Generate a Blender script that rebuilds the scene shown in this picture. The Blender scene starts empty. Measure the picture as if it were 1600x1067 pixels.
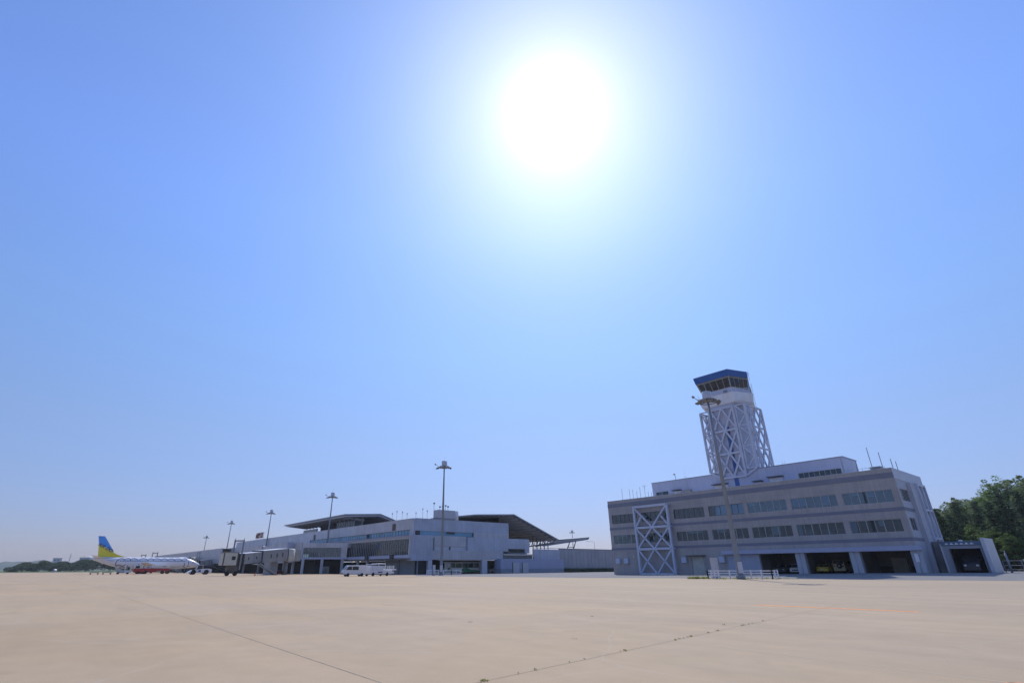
import bpy, bmesh, math, random
from math import sin, cos, pi, radians, hypot, atan2
from mathutils import Vector, Matrix
random.seed(7)
S = bpy.context.scene
# ------------------------------------------------------------------ camera
cam_d = bpy.data.cameras.new('camera')
cam = bpy.data.objects.new('camera', cam_d)
S.collection.objects.link(cam)
S.camera = cam
TILT, ROLL = radians(23.97), radians(0.30)
cam_d.sensor_width = 36.0
cam_d.lens = 793.0 * 36.0 / 1600.0
cam_d.shift_x = 37.0 / 1600.0
cam_d.clip_start = 0.1
cam_d.clip_end = 30000
F = Vector((0, cos(TILT), sin(TILT)))
R0 = Vector((1, 0, 0)); U0 = Vector((0, -sin(TILT), cos(TILT)))
Rv = cos(ROLL) * R0 - sin(ROLL) * U0
Uv = cos(ROLL) * U0 + sin(ROLL) * R0
cam.matrix_world = Matrix(((Rv.x, Uv.x, -F.x, 0), (Rv.y, Uv.y, -F.y, 0), (Rv.z, Uv.z, -F.z, 1.5), (0, 0, 0, 1)))
# ------------------------------------------------------------------ sky and sun
SUN_EL, SUN_AZ = radians(47.8), radians(10.2)
sdir = Vector((sin(SUN_AZ) * cos(SUN_EL), cos(SUN_AZ) * cos(SUN_EL), sin(SUN_EL)))
w = bpy.data.worlds.new('World'); S.world = w; w.use_nodes = True
nt = w.node_tree; nt.nodes.clear()
N = nt.nodes.new; LK = nt.links.new
out = N('ShaderNodeOutputWorld'); bg = N('ShaderNodeBackground')
sky = N('ShaderNodeTexSky'); sky.sky_type = 'NISHITA'; sky.sun_disc = False
sky.sun_elevation = SUN_EL; sky.sun_rotation = SUN_AZ
sky.altitude = 0; sky.air_density = 1.0; sky.dust_density = 0.3; sky.ozone_density = 3.0
sepz = N('ShaderNodeSeparateXYZ')
ramp = N('ShaderNodeValToRGB'); cr_ = ramp.color_ramp            # thicker, greyer air low down; the factors are divided by 3 here and restored below
for i, (p_, c_) in enumerate(((0.0, (.52, .50, .76)), (.06, (.60, .60, .88)), (.22, (.93, .93, 1.12)), (.38, (1.14, 1.25, 1.50)), (.58, (1.34, 1.48, 2.0)), (.80, (1.4, 1.5, 2.0)), (1.0, (1.4, 1.45, 1.6)))):
    e_ = cr_.elements[i] if i < 2 else cr_.elements.new(p_)
    e_.position = p_; e_.color = (c_[0] / 3, c_[1] / 3, c_[2] / 3, 1)
tint = N('ShaderNodeVectorMath'); tint.operation = 'MULTIPLY'
tsc = N('ShaderNodeVectorMath'); tsc.operation = 'SCALE'; tsc.inputs['Scale'].default_value = 3
LK(sky.outputs[0], tint.inputs[0]); LK(ramp.outputs[0], tint.inputs[1]); LK(tint.outputs[0], tsc.inputs[0])
geo = N('ShaderNodeTexCoord'); dot = N('ShaderNodeVectorMath'); dot.operation = 'DOT_PRODUCT'
LK(geo.outputs['Generated'], dot.inputs[0]); dot.inputs[1].default_value = sdir
LK(geo.outputs['Generated'], sepz.inputs[0]); LK(sepz.outputs['Z'], ramp.inputs[0])
mx = N('ShaderNodeMath'); mx.operation = 'MAXIMUM'; mx.inputs[1].default_value = 0; LK(dot.outputs['Value'], mx.inputs[0])
def lobe(terms, colour):                       # light scattered forward round the sun
    acc = None
    for power, amp in terms:
        p = N('ShaderNodeMath'); p.operation = 'POWER'; p.inputs[1].default_value = power; LK(mx.outputs[0], p.inputs[0])
        m = N('ShaderNodeMath'); m.operation = 'MULTIPLY'; m.inputs[1].default_value = amp; LK(p.outputs[0], m.inputs[0])
        if acc is None: acc = m
        else:
            a = N('ShaderNodeMath'); a.operation = 'ADD'; LK(acc.outputs[0], a.inputs[0]); LK(m.outputs[0], a.inputs[1]); acc = a
    sc = N('ShaderNodeVectorMath'); sc.operation = 'SCALE'; sc.inputs[0].default_value = colour; LK(acc.outputs[0], sc.inputs['Scale']); return sc
g1 = lobe(((2500, 60.0), (380, 4.6)), (1.25, 0.92, 1.0)); g2 = lobe(((45, 2.1),), (1.0, 0.88, 1.0)); g3 = lobe(((7, .65),), (0.5, 1.25, 1.0))
glow = N('ShaderNodeVectorMath'); glow.operation = 'ADD'; LK(g1.outputs[0], glow.inputs[0]); LK(g2.outputs[0], glow.inputs[1])
glow2 = N('ShaderNodeVectorMath'); glow2.operation = 'ADD'; LK(glow.outputs[0], glow2.inputs[0]); LK(g3.outputs[0], glow2.inputs[1]); glow = glow2
add = N('ShaderNodeVectorMath'); add.operation = 'ADD'
LK(tsc.outputs[0], add.inputs[0]); LK(glow.outputs[0], add.inputs[1])
LK(add.outputs[0], bg.inputs[0]); bg.inputs[1].default_value = 0.10
LK(bg.outputs[0], out.inputs[0])
sd_ = bpy.data.lights.new('sun', 'SUN'); sd_.energy = 3.0; sd_.angle = radians(0.5); sd_.color = (1.0, 0.93, 0.82)
sun = bpy.data.objects.new('sun', sd_); S.collection.objects.link(sun)
sun.rotation_euler = (-sdir).to_track_quat('-Z', 'Y').to_euler()
S.view_settings.view_transform = 'Standard'; S.view_settings.look = 'None'
S.view_settings.exposure = 0.06; S.view_settings.gamma = 1
S.render.engine = 'CYCLES'
# ------------------------------------------------------------------ materials
MATS = {}
def mat(name, col, rough=0.7, metal=0.0, noise=0.0, nscale=1.0, bump=0.0, spec=0.5, emit=None, stretch=None, streak=0.0):
    if name in MATS: return MATS[name]
    m = bpy.data.materials.new(name); m.use_nodes = True
    t = m.node_tree; b = t.nodes['Principled BSDF']
    b.inputs['Base Color'].default_value = (*col, 1); b.inputs['Roughness'].default_value = rough
    b.inputs['Metallic'].default_value = metal; b.inputs['Specular IOR Level'].default_value = spec
    if emit: b.inputs['Emission Color'].default_value = (*emit[0], 1); b.inputs['Emission Strength'].default_value = emit[1]
    if noise or bump:
        tc = t.nodes.new('ShaderNodeTexCoord'); mp = t.nodes.new('ShaderNodeMapping')
        if stretch: mp.inputs['Scale'].default_value = stretch
        t.links.new(tc.outputs['Object'], mp.inputs[0])
        n = t.nodes.new('ShaderNodeTexNoise'); n.inputs['Scale'].default_value = nscale; n.inputs['Detail'].default_value = 6
        t.links.new(mp.outputs[0], n.inputs['Vector'])
        r = t.nodes.new('ShaderNodeMapRange'); r.inputs[1].default_value = 0.3; r.inputs[2].default_value = 0.7
        r.inputs[3].default_value = 1 - noise; r.inputs[4].default_value = 1 + noise
        t.links.new(n.outputs[0], r.inputs[0])
        s = t.nodes.new('ShaderNodeVectorMath'); s.operation = 'SCALE'; s.inputs[0].default_value = col
        fac = r.outputs[0]
        if streak:
            mp2 = t.nodes.new('ShaderNodeMapping'); mp2.inputs['Scale'].default_value = (2.2, 2.2, 0.12)
            t.links.new(tc.outputs['Object'], mp2.inputs[0])
            n2 = t.nodes.new('ShaderNodeTexNoise'); n2.inputs['Scale'].default_value = 1.6; n2.inputs['Detail'].default_value = 8
            t.links.new(mp2.outputs[0], n2.inputs['Vector'])
            r2 = t.nodes.new('ShaderNodeMapRange'); r2.inputs[1].default_value = 0.35; r2.inputs[2].default_value = 0.7
            r2.inputs[3].default_value = 1.0; r2.inputs[4].default_value = 1 - streak
            t.links.new(n2.outputs[0], r2.inputs[0])
            mm = t.nodes.new('ShaderNodeMath'); mm.operation = 'MULTIPLY'
            t.links.new(fac, mm.inputs[0]); t.links.new(r2.outputs[0], mm.inputs[1]); fac = mm.outputs[0]
        t.links.new(fac, s.inputs['Scale']); t.links.new(s.outputs[0], b.inputs['Base Color'])
        if bump:
            bp = t.nodes.new('ShaderNodeBump'); bp.inputs['Strength'].default_value = bump; bp.inputs['Distance'].default_value = 0.02
            t.links.new(n.outputs[0], bp.inputs['Height']); t.links.new(bp.outputs[0], b.inputs['Normal'])
    MATS[name] = m; return m
def panelled(name, col, px, pz, rough=0.45, metal=0.3, line=0.8, axis='XZ', noise=0.06):
    """cladding in panels: joints from object coordinates, each panel a touch different"""
    m = bpy.data.materials.new(name); m.use_nodes = True; t = m.node_tree; b = t.nodes['Principled BSDF']
    b.inputs['Roughness'].default_value = rough; b.inputs['Metallic'].default_value = metal
    tc = t.nodes.new('ShaderNodeTexCoord'); sp = t.nodes.new('ShaderNodeSeparateXYZ'); t.links.new(tc.outputs['Object'], sp.inputs[0])
    ad = t.nodes.new('ShaderNodeMath'); ad.operation = 'ADD'
    t.links.new(sp.outputs['X'], ad.inputs[0]); t.links.new(sp.outputs['Y'], ad.inputs[1])
    cb = t.nodes.new('ShaderNodeCombineXYZ'); t.links.new(ad.outputs[0], cb.inputs[0]); t.links.new(sp.outputs['Z'], cb.inputs[1])
    br = t.nodes.new('ShaderNodeTexBrick'); br.offset = 0; br.inputs['Scale'].default_value = 1
    br.inputs['Brick Width'].default_value = px; br.inputs['Row Height'].default_value = pz
    br.inputs['Mortar Size'].default_value = 0.025; br.inputs['Mortar Smooth'].default_value = 0.3; br.inputs['Bias'].default_value = 0
    br.inputs['Color1'].default_value = (*[c * (1 - noise) for c in col], 1)
    br.inputs['Color2'].default_value = (*[c * (1 + noise) for c in col], 1)
    br.inputs['Mortar'].default_value = (*[c * line for c in col], 1)
    t.links.new(cb.outputs[0], br.inputs['Vector'])
    n = t.nodes.new('ShaderNodeTexNoise'); n.inputs['Scale'].default_value = 0.35; n.inputs['Detail'].default_value = 7
    t.links.new(tc.outputs['Object'], n.inputs['Vector'])
    r = t.nodes.new('ShaderNodeMapRange'); r.inputs[1].default_value = .3; r.inputs[2].default_value = .7; r.inputs[3].default_value = .88; r.inputs[4].default_value = 1.1
    t.links.new(n.outputs[0], r.inputs[0])
    mp2 = t.nodes.new('ShaderNodeMapping'); mp2.inputs['Scale'].default_value = (2.0, 2.0, .10); t.links.new(tc.outputs['Object'], mp2.inputs[0])
    n2 = t.nodes.new('ShaderNodeTexNoise'); n2.inputs['Scale'].default_value = 1.5; n2.inputs['Detail'].default_value = 8; t.links.new(mp2.outputs[0], n2.inputs['Vector'])
    r2 = t.nodes.new('ShaderNodeMapRange'); r2.inputs[1].default_value = .40; r2.inputs[2].default_value = .72; r2.inputs[3].default_value = 1.02; r2.inputs[4].default_value = .84; t.links.new(n2.outputs[0], r2.inputs[0])
    mm = t.nodes.new('ShaderNodeMath'); mm.operation = 'MULTIPLY'; t.links.new(r.outputs[0], mm.inputs[0]); t.links.new(r2.outputs[0], mm.inputs[1])
    s = t.nodes.new('ShaderNodeVectorMath'); s.operation = 'SCALE'
    t.links.new(br.outputs[0], s.inputs[0]); t.links.new(mm.outputs[0], s.inputs['Scale']); t.links.new(s.outputs[0], b.inputs['Base Color'])
    MATS[name] = m; return m
def glass(name, tintc, opacity=0.35, rough=0.03, ior=1.6):
    m = bpy.data.materials.new(name); m.use_nodes = True; t = m.node_tree; t.nodes.clear()
    o = t.nodes.new('ShaderNodeOutputMaterial'); tr = t.nodes.new('ShaderNodeBsdfTransparent'); tr.inputs[0].default_value = (*tintc, 1)
    df = t.nodes.new('ShaderNodeBsdfDiffuse'); df.inputs[0].default_value = (*[c * .35 for c in tintc], 1)
    gl = t.nodes.new('ShaderNodeBsdfGlossy'); gl.inputs['Roughness'].default_value = rough
    fr = t.nodes.new('ShaderNodeFresnel'); fr.inputs[0].default_value = ior
    a = t.nodes.new('ShaderNodeMixShader'); a.inputs[0].default_value = opacity
    t.links.new(tr.outputs[0], a.inputs[1]); t.links.new(df.outputs[0], a.inputs[2])
    c = t.nodes.new('ShaderNodeMixShader'); t.links.new(fr.outputs[0], c.inputs[0]); t.links.new(a.outputs[0], c.inputs[1]); t.links.new(gl.outputs[0], c.inputs[2])
    t.links.new(c.outputs[0], o.inputs[0]); MATS[name] = m; return m

tile = panelled('grey_wall_tile', (0.41, 0.38, 0.365), 1.25, 1.05, rough=0.6, metal=0, line=0.9, noise=0.03)
band_m = mat('dark_grey_band', (0.195, 0.205, 0.255), 0.6, noise=.08, nscale=.6)
lightstone = mat('light_grey_wall', (0.50, 0.51, 0.56), 0.55, noise=.05, nscale=.5, streak=.15)
pale = mat('pale_metal', (0.52, 0.54, 0.60), 0.4, noise=.05, nscale=.7)
whitep = mat('white_paint', (0.78, 0.79, 0.82), 0.4, noise=.05, nscale=.8, streak=.10)
steelw = mat('white_steel', (0.55, 0.59, 0.70), 0.45, noise=.07, nscale=.8)
penth = mat('penthouse_panel', (0.52, 0.56, 0.70), 0.5, noise=.05, nscale=.4, streak=.12)
darkfr = mat('dark_frame', (0.06, 0.065, 0.075), 0.5)
alufr = mat('aluminium_frame', (0.38, 0.39, 0.40), 0.4, metal=.4)
inner = mat('room_interior', (0.24, 0.25, 0.27), 0.9, noise=.25, nscale=.5)
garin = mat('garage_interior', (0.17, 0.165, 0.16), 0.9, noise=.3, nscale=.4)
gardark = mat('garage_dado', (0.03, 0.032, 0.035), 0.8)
blind = mat('window_blind', (0.42, 0.58, 0.78), 0.7)
blindw = mat('window_blind_white', (0.75, 0.78, 0.8), 0.7)
blue = mat('blue_paint', (0.03, 0.11, 0.34), 0.45, noise=.1, nscale=.6)
asphalt_m = mat('asphalt', (0.20, 0.20, 0.205), 0.9, noise=.12, nscale=2.5, bump=.2)
galv = mat('galvanised_steel', (0.22, 0.25, 0.29), 0.6, metal=.05, noise=.1, nscale=1.5)
rust = mat('weathered_steel', (0.20, 0.20, 0.20), 0.7, metal=.2, noise=.25, nscale=4)
rubber = mat('rubber', (0.02, 0.02, 0.022), 0.8)
darkm = mat('dark_metal', (0.05, 0.052, 0.055), 0.6)
rim_m = mat('wheel_rim', (0.5, 0.51, 0.52), 0.35, metal=.6)
lampm = mat('lamp_glass', (0.7, 0.7, 0.66), 0.2)
termw = panelled('terminal_panel', (0.48, 0.49, 0.54), 1.8, 1.2, rough=0.42, metal=0.25, line=0.86, noise=.035)
termb = panelled('terminal_panel_blue', (0.42, 0.465, 0.57), 2.4, 1.5, rough=0.4, metal=0.25, line=0.86, noise=.035)
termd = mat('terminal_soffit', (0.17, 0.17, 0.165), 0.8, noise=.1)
roofm = mat('roof_metal', (0.30, 0.31, 0.34), 0.45, metal=.3, noise=.1, nscale=.3)
soffm = mat('roof_soffit', (0.30, 0.30, 0.31), 0.7, noise=.1, nscale=.3)
bridgem = panelled('bridge_panel', (0.36, 0.37, 0.37), 0.9, 3.2, rough=0.5, metal=0.2, line=0.75, noise=.04)
cream = mat('cream_metal', (0.50, 0.49, 0.43), 0.6, noise=.1, nscale=1)
gl_off = glass('office_glass', (0.62, 0.76, 0.84), 0.10)
gl_up = glass('upper_office_glass', (0.55, 0.78, 0.95), 0.12, ior=2.1)
gl_cab = glass('tower_glass', (0.36, 0.42, 0.46), 0.15)
gl_term = glass('terminal_glass', (0.62, 0.78, 0.80), 0.14, ior=1.9)
gl_veh = glass('vehicle_glass', (0.18, 0.22, 0.24), 0.5)
skyglass = mat('blue_glazing', (0.16, 0.36, 0.50), 0.12, noise=.18, nscale=.25, stretch=(1, 1, .2))

def leafmat(name, c1, c2, sc=.5):
    m = bpy.data.materials.new(name); m.use_nodes = True; t = m.node_tree; b = t.nodes['Principled BSDF']; b.inputs['Roughness'].default_value = .6; b.inputs['Specular IOR Level'].default_value = .25
    tc = t.nodes.new('ShaderNodeTexCoord'); n = t.nodes.new('ShaderNodeTexNoise'); n.inputs['Scale'].default_value = sc; n.inputs['Detail'].default_value = 8; t.links.new(tc.outputs['Object'], n.inputs['Vector'])
    r = t.nodes.new('ShaderNodeValToRGB'); r.color_ramp.elements[0].position = .35; r.color_ramp.elements[1].position = .65; r.color_ramp.elements[0].color = (*c1, 1); r.color_ramp.elements[1].color = (*c2, 1)
    t.links.new(n.outputs[0], r.inputs[0]); t.links.new(r.outputs[0], b.inputs['Base Color'])
    tr = t.nodes.new('ShaderNodeBsdfTranslucent'); t.links.new(r.outputs[0], tr.inputs[0]); mx_ = t.nodes.new('ShaderNodeMixShader'); mx_.inputs[0].default_value = .45
    o = t.nodes['Material Output']; t.links.new(b.outputs[0], mx_.inputs[1]); t.links.new(tr.outputs[0], mx_.inputs[2]); t.links.new(mx_.outputs[0], o.inputs[0]); MATS[name] = m; return m
# ------------------------------------------------------------------ mesh helpers
P0 = Vector((26.73, 119.66, 0)); UA = Vector((.62761, -.77853, 0)); VA = Vector((.77853, .62761, 0)); RZ = atan2(-.77853, .62761)
def Wp(s, d, z=0): return P0 + UA * s + VA * d + Vector((0, 0, z))
class MB:
    def __init__(self): self.v = []; self.f = []; self.sm = []
    def add(self, vs, fs, smooth=False):
        o = len(self.v); self.v += [tuple(p) for p in vs]
        for f in fs: self.f.append([i + o for i in f]); self.sm.append(smooth)
        return self
    def box(self, x0, x1, y0, y1, z0, z1):
        vs = [(x, y, z) for z in (z0, z1) for x, y in ((x0, y0), (x1, y0), (x1, y1), (x0, y1))]
        return self.add(vs, [(3, 2, 1, 0), (4, 5, 6, 7), (0, 1, 5, 4), (1, 2, 6, 5), (2, 3, 7, 6), (3, 0, 4, 7)])
    def loft(self, a, b, caps=True, smooth=False):
        n = len(a); fs = [(i, (i + 1) % n, n + (i + 1) % n, n + i) for i in range(n)]
        self.add(list(a) + list(b), fs, smooth)
        if caps: self.add(a, [tuple(reversed(range(n)))]); self.add(b, [tuple(range(n))])
        return self
    def prism(self, poly, z0, z1, poly2=None):
        p2 = poly2 or poly
        return self.loft([(x, y, z0) for x, y in poly], [(x, y, z1) for x, y in p2])
    def side(self, prof, y0, y1, inset=None):
        """profile in x,z extruded along y (profile wound either way)"""
        A = [(x, y0, z) for x, z in prof]; B = [(x, y1, z) for x, z in prof]
        return self.loft(A, B)
    def tube(self, a, b, r0, r1=None, n=8, caps=True):
        a = Vector(a); b = Vector(b); r1 = r0 if r1 is None else r1
        d = (b - a).normalized(); h = Vector((0, 0, 1)) if abs(d.z) < .9 else Vector((1, 0, 0))
        e = d.cross(h).normalized(); g = d.cross(e)
        A = [a + (e * cos(2 * pi * i / n) + g * sin(2 * pi * i / n)) * r0 for i in range(n)]
        B = [b + (e * cos(2 * pi * i / n) + g * sin(2 * pi * i / n)) * r1 for i in range(n)]
        return self.loft(A, B, caps, True)
    def bar(self, a, b, wd, th, up=(0, 0, 1)):
        """rectangular bar a->b, wd across, th along 'up'-ish normal"""
        a = Vector(a); b = Vector(b); d = (b - a).normalized(); upv = Vector(up)
        e = d.cross(upv).normalized(); g = e.cross(d).normalized()
        q = [(-1, -1), (1, -1), (1, 1), (-1, 1)]
        return self.loft([a + e * (x * wd / 2) + g * (y * th / 2) for x, y in q], [b + e * (x * wd / 2) + g * (y * th / 2) for x, y in q])
    def lathe(self, prof, n=16, c=(0, 0), axis='Z'):
        rings = []
        for r, z in prof:
            ring = []
            for i in range(n):
                a = 2 * pi * i / n
                if axis == 'Z': ring.append((c[0] + r * cos(a), c[1] + r * sin(a), z))
                else: ring.append((c[0] + r * cos(a), z, c[1] + r * sin(a)))
            rings.append(ring)
        for k in range(len(rings) - 1): self.loft(rings[k], rings[k + 1], False, True)
        self.add(rings[0], [tuple(reversed(range(n)))]); self.add(rings[-1], [tuple(range(n))])
        return self
    def wallgrid(self, x0, x1, z0, z1, y0, y1, holes, axis='X'):
        """wall slab in x-z between y0 and y1 with rectangular holes (x0,x1,z0,z1)"""
        xs = sorted({x0, x1, *[h[0] for h in holes], *[h[1] for h in holes]}); zs = sorted({z0, z1, *[h[2] for h in holes], *[h[3] for h in holes]})
        xs = [x for x in xs if x0 <= x <= x1]; zs = [z for z in zs if z0 <= z <= z1]
        def solid(i, j):
            if i < 0 or j < 0 or i >= len(xs) - 1 or j >= len(zs) - 1: return False
            cx = (xs[i] + xs[i + 1]) / 2; cz = (zs[j] + zs[j + 1]) / 2
            return not any(h[0] < cx < h[1] and h[2] < cz < h[3] for h in holes)
        def pt(x, y, z): return (x, y, z) if axis == 'X' else (y, x, z)
        for i in range(len(xs) - 1):
            for j in range(len(zs) - 1):
                if not solid(i, j): continue
                a, b, c, d = xs[i], xs[i + 1], zs[j], zs[j + 1]
                self.add([pt(a, y0, c), pt(b, y0, c), pt(b, y0, d), pt(a, y0, d)], [(0, 1, 2, 3)])
                self.add([pt(a, y1, c), pt(b, y1, c), pt(b, y1, d), pt(a, y1, d)], [(3, 2, 1, 0)])
                if not solid(i - 1, j): self.add([pt(a, y0, c), pt(a, y1, c), pt(a, y1, d), pt(a, y0, d)], [(3, 2, 1, 0)])
                if not solid(i + 1, j): self.add([pt(b, y0, c), pt(b, y1, c), pt(b, y1, d), pt(b, y0, d)], [(0, 1, 2, 3)])
                if not solid(i, j - 1): self.add([pt(a, y0, c), pt(b, y0, c), pt(b, y1, c), pt(a, y1, c)], [(3, 2, 1, 0)])
                if not solid(i, j + 1): self.add([pt(a, y0, d), pt(b, y0, d), pt(b, y1, d), pt(a, y1, d)], [(0, 1, 2, 3)])
        return self
    def build(self, name, m, parent=None, bevel=0, fix=True, recalc=True):
        me = bpy.data.meshes.new(name); me.from_pydata(self.v, [], self.f)
        me.polygons.foreach_set('use_smooth', self.sm)
        if recalc:
            bm = bmesh.new(); bm.from_mesh(me)
            bmesh.ops.remove_doubles(bm, verts=bm.verts, dist=1e-5)
            bmesh.ops.recalc_face_normals(bm, faces=bm.faces); bm.to_mesh(me); bm.free()
        me.materials.append(m); me.update()
        o = bpy.data.objects.new(name, me); S.collection.objects.link(o)
        if parent: o.parent = parent
        if bevel:
            md = o.modifiers.new('b', 'BEVEL'); md.width = bevel; md.segments = 2; md.limit_method = 'ANGLE'; md.angle_limit = radians(35)
        return o
def tag(o, label=None, cat=None, group=None, kind=None):
    if label: o['label'] = label
    if cat: o['category'] = cat
    if group: o['group'] = group
    if kind: o['kind'] = kind
    return o
def thing(name, label, cat, loc=(0, 0, 0), rz=0.0, group=None):
    o = bpy.data.objects.new(name, None); S.collection.objects.link(o); o.empty_display_size = .5
    o.location = loc; o.rotation_euler = (0, 0, rz); return tag(o, label, cat, group)
def copy_tree(o, parent=None):
    c = o.copy(); S.collection.objects.link(c); c.parent = parent
    for ch in list(o.children): copy_tree(ch, c)
    return c
def dup(root, loc, rz, label, group=None, scale=None):
    c = copy_tree(root); c.location = loc; c.rotation_euler = (0, 0, rz); c['label'] = label
    if group: c['group'] = group
    if scale: c.scale = scale
    return c

# ------------------------------------------------------------------ ground
def ground_material():
    m = bpy.data.materials.new('concrete_apron'); m.use_nodes = True; t = m.node_tree; b = t.nodes['Principled BSDF']; b.inputs['Roughness'].default_value = .85
    n_ = t.nodes.new; l_ = t.links.new
    tc = n_('ShaderNodeTexCoord'); mp = n_('ShaderNodeMapping'); mp.vector_type = 'POINT'
    # world -> slab frame (s along x, d along y)
    mp.inputs['Rotation'].default_value = (0, 0, -RZ); off = Matrix.Rotation(-RZ, 4, 'Z') @ P0
    mp.inputs['Location'].default_value = (-off.x - 69.0, -off.y + 91.6, 0)
    l_(tc.outputs['Object'], mp.inputs[0])
    br = n_('ShaderNodeTexBrick'); br.offset = 0; br.inputs['Scale'].default_value = 1; br.inputs['Brick Width'].default_value = 7.5; br.inputs['Row Height'].default_value = 6.68
    br.inputs['Mortar Size'].default_value = .014; br.inputs['Mortar Smooth'].default_value = .1; br.inputs['Bias'].default_value = 0
    br.inputs['Color1'].default_value = (0.965, 0.965, 0.97, 1); br.inputs['Color2'].default_value = (1.035, 1.035, 1.03, 1); br.inputs['Mortar'].default_value = (0.955, .95, .95, 1)
    l_(mp.outputs[0], br.inputs['Vector'])
    def noise(scale, lo, hi, det=6, vec=None, stretch=None):
        n = n_('ShaderNodeTexNoise'); n.inputs['Scale'].default_value = scale; n.inputs['Detail'].default_value = det; n.inputs['Roughness'].default_value = .6
        if stretch:
            q = n_('ShaderNodeMapping'); q.inputs['Scale'].default_value = stretch; l_(mp.outputs[0], q.inputs[0]); l_(q.outputs[0], n.inputs['Vector'])
        else: l_(mp.outputs[0], n.inputs['Vector'])
        r = n_('ShaderNodeMapRange'); r.inputs[1].default_value = .3; r.inputs[2].default_value = .7; r.inputs[3].default_value = lo; r.inputs[4].default_value = hi
        l_(n.outputs[0], r.inputs[0]); return r.outputs[0], n
    a, _ = noise(0.10, 0.95, 1.05); bb, _ = noise(1.3, .95, 1.05); c, nf = noise(45, .90, 1.10, 4); d_, _ = noise(.5, .92, 1.06, 8, stretch=(.12, 1, 1))
    cr, ncr = noise(.22, 0, 1, 9)
    def mul(x, y):
        q = n_('ShaderNodeMath'); q.operation = 'MULTIPLY'; l_(x, q.inputs[0]); l_(y, q.inputs[1]); return q.outputs[0]
    f = mul(mul(a, bb), mul(c, d_))
    st_, _ = noise(.55, 0, 1, 10); sr = n_('ShaderNodeMapRange'); sr.inputs[1].default_value = .78; sr.inputs[2].default_value = 1.0; sr.inputs[3].default_value = 1.0; sr.inputs[4].default_value = .90; l_(st_, sr.inputs[0]); f = mul(f, sr.outputs[0])
    # colour drifts from warm to grey in broad patches
    w1, _ = noise(.12, 0, 1, 8)
    mixc = n_('ShaderNodeMix'); mixc.data_type = 'RGBA'; l_(w1, mixc.inputs[0])
    mixc.inputs[6].default_value = (0.465, 0.335, 0.188, 1); mixc.inputs[7].default_value = (0.435, 0.328, 0.225, 1)
    # greyer slabs towards the office building (different pour)
    sx = n_('ShaderNodeSeparateXYZ'); l_(tc.outputs['Object'], sx.inputs[0])
    rr = n_('ShaderNodeMapRange'); rr.inputs[1].default_value = -6; rr.inputs[2].default_value = 30; l_(sx.outputs['X'], rr.inputs[0])
    mixd = n_('ShaderNodeMix'); mixd.data_type = 'RGBA'; l_(rr.outputs[0], mixd.inputs[0]); l_(mixc.outputs[2], mixd.inputs[6]); mixd.inputs[7].default_value = (0.41, 0.32, 0.215, 1)
    s1 = n_('ShaderNodeVectorMath'); s1.operation = 'MULTIPLY'; l_(mixd.outputs[2], s1.inputs[0]); l_(br.outputs[0], s1.inputs[1])
    s2 = n_('ShaderNodeVectorMath'); s2.operation = 'SCALE'; l_(s1.outputs[0], s2.inputs[0]); l_(f, s2.inputs['Scale'])
    # pale hairline scratches
    v = n_('ShaderNodeTexVoronoi'); v.feature = 'DISTANCE_TO_EDGE'; v.inputs['Scale'].default_value = .16
    wv = n_('ShaderNodeVectorMath'); wv.operation = 'ADD'; l_(mp.outputs[0], wv.inputs[0]); l_(ncr.outputs['Color'], wv.inputs[1]); l_(wv.outputs[0], v.inputs['Vector'])
    vr = n_('ShaderNodeMapRange'); vr.inputs[1].default_value = 0.0; vr.inputs[2].default_value = .006; vr.inputs[3].default_value = 1; vr.inputs[4].default_value = 0; l_(v.outputs[0], vr.inputs[0])
    gate = n_('ShaderNodeMath'); gate.operation = 'MULTIPLY'; l_(vr.outputs[0], gate.inputs[0]); l_(cr, gate.inputs[1])
    g2 = n_('ShaderNodeMath'); g2.operation = 'MULTIPLY'; l_(gate.outputs[0], g2.inputs[0]); g2.inputs[1].default_value = .35
    fm = n_('ShaderNodeMix'); fm.data_type = 'RGBA'; l_(g2.outputs[0], fm.inputs[0]); l_(s2.outputs[0], fm.inputs[6]); fm.inputs[7].default_value = (.5, .46, .42, 1)
    l_(fm.outputs[2], b.inputs['Base Color'])
    bp = n_('ShaderNodeBump'); bp.inputs['Strength'].default_value = .25; bp.inputs['Distance'].default_value = .01; l_(nf.outputs[0], bp.inputs['Height']); l_(bp.outputs[0], b.inputs['Normal'])
    return m
g = MB().add([(-4000, -250, 0), (4000, -250, 0), (4000, 4500, 0), (-4000, 4500, 0)], [(0, 1, 2, 3)]).build('ground', ground_material()); tag(g, kind='structure')
def sheet(name, pts, z, m, frame=True):
    P = [Wp(s, d, z) if frame else Vector((s, d, z)) for s, d in pts]
    o = MB().add(P, [tuple(range(len(P)))]).build(name, m)
    if o.data.polygons[0].normal.z < 0: o.data.flip_normals()
    return tag(o, kind='structure')
sheet('road', [(-20, -37), (21.6, -31.6), (33, -25.5), (47, -23.2), (56, -21.4), (66, -18), (130, 4), (130, 60), (-41, 60), (-41, -25)], .004, asphalt_m)
jm = mat('joint_sealant', (.20, .165, .125), .9, noise=.3, nscale=3)
def strip(name, a, b, wd, m, z=.0015):
    a = Vector((*a, 0)); b = Vector((*b, 0)); d = (b - a).normalized(); n = Vector((-d.y, d.x, 0)) * wd / 2
    return sheet(name, [(p.x, p.y) for p in (a - n, b - n, b + n, a + n)], z, m)
strip('ground_joint', (-140, -91.62), (69.4, -91.72), .02, jm)
strip('ground_joint', (69.72, -91.72), (67.0, -70), .009, jm, .003)
orange = mat('orange_line_paint', (.78, .27, .06), .8, noise=.2, nscale=4)
strip('orange_line', (64.62, -72.0), (70.15, -71.5), .34, orange)
strip('orange_line', (74.35, -85.1), (75.2, -84.2), .10, orange)
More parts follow.
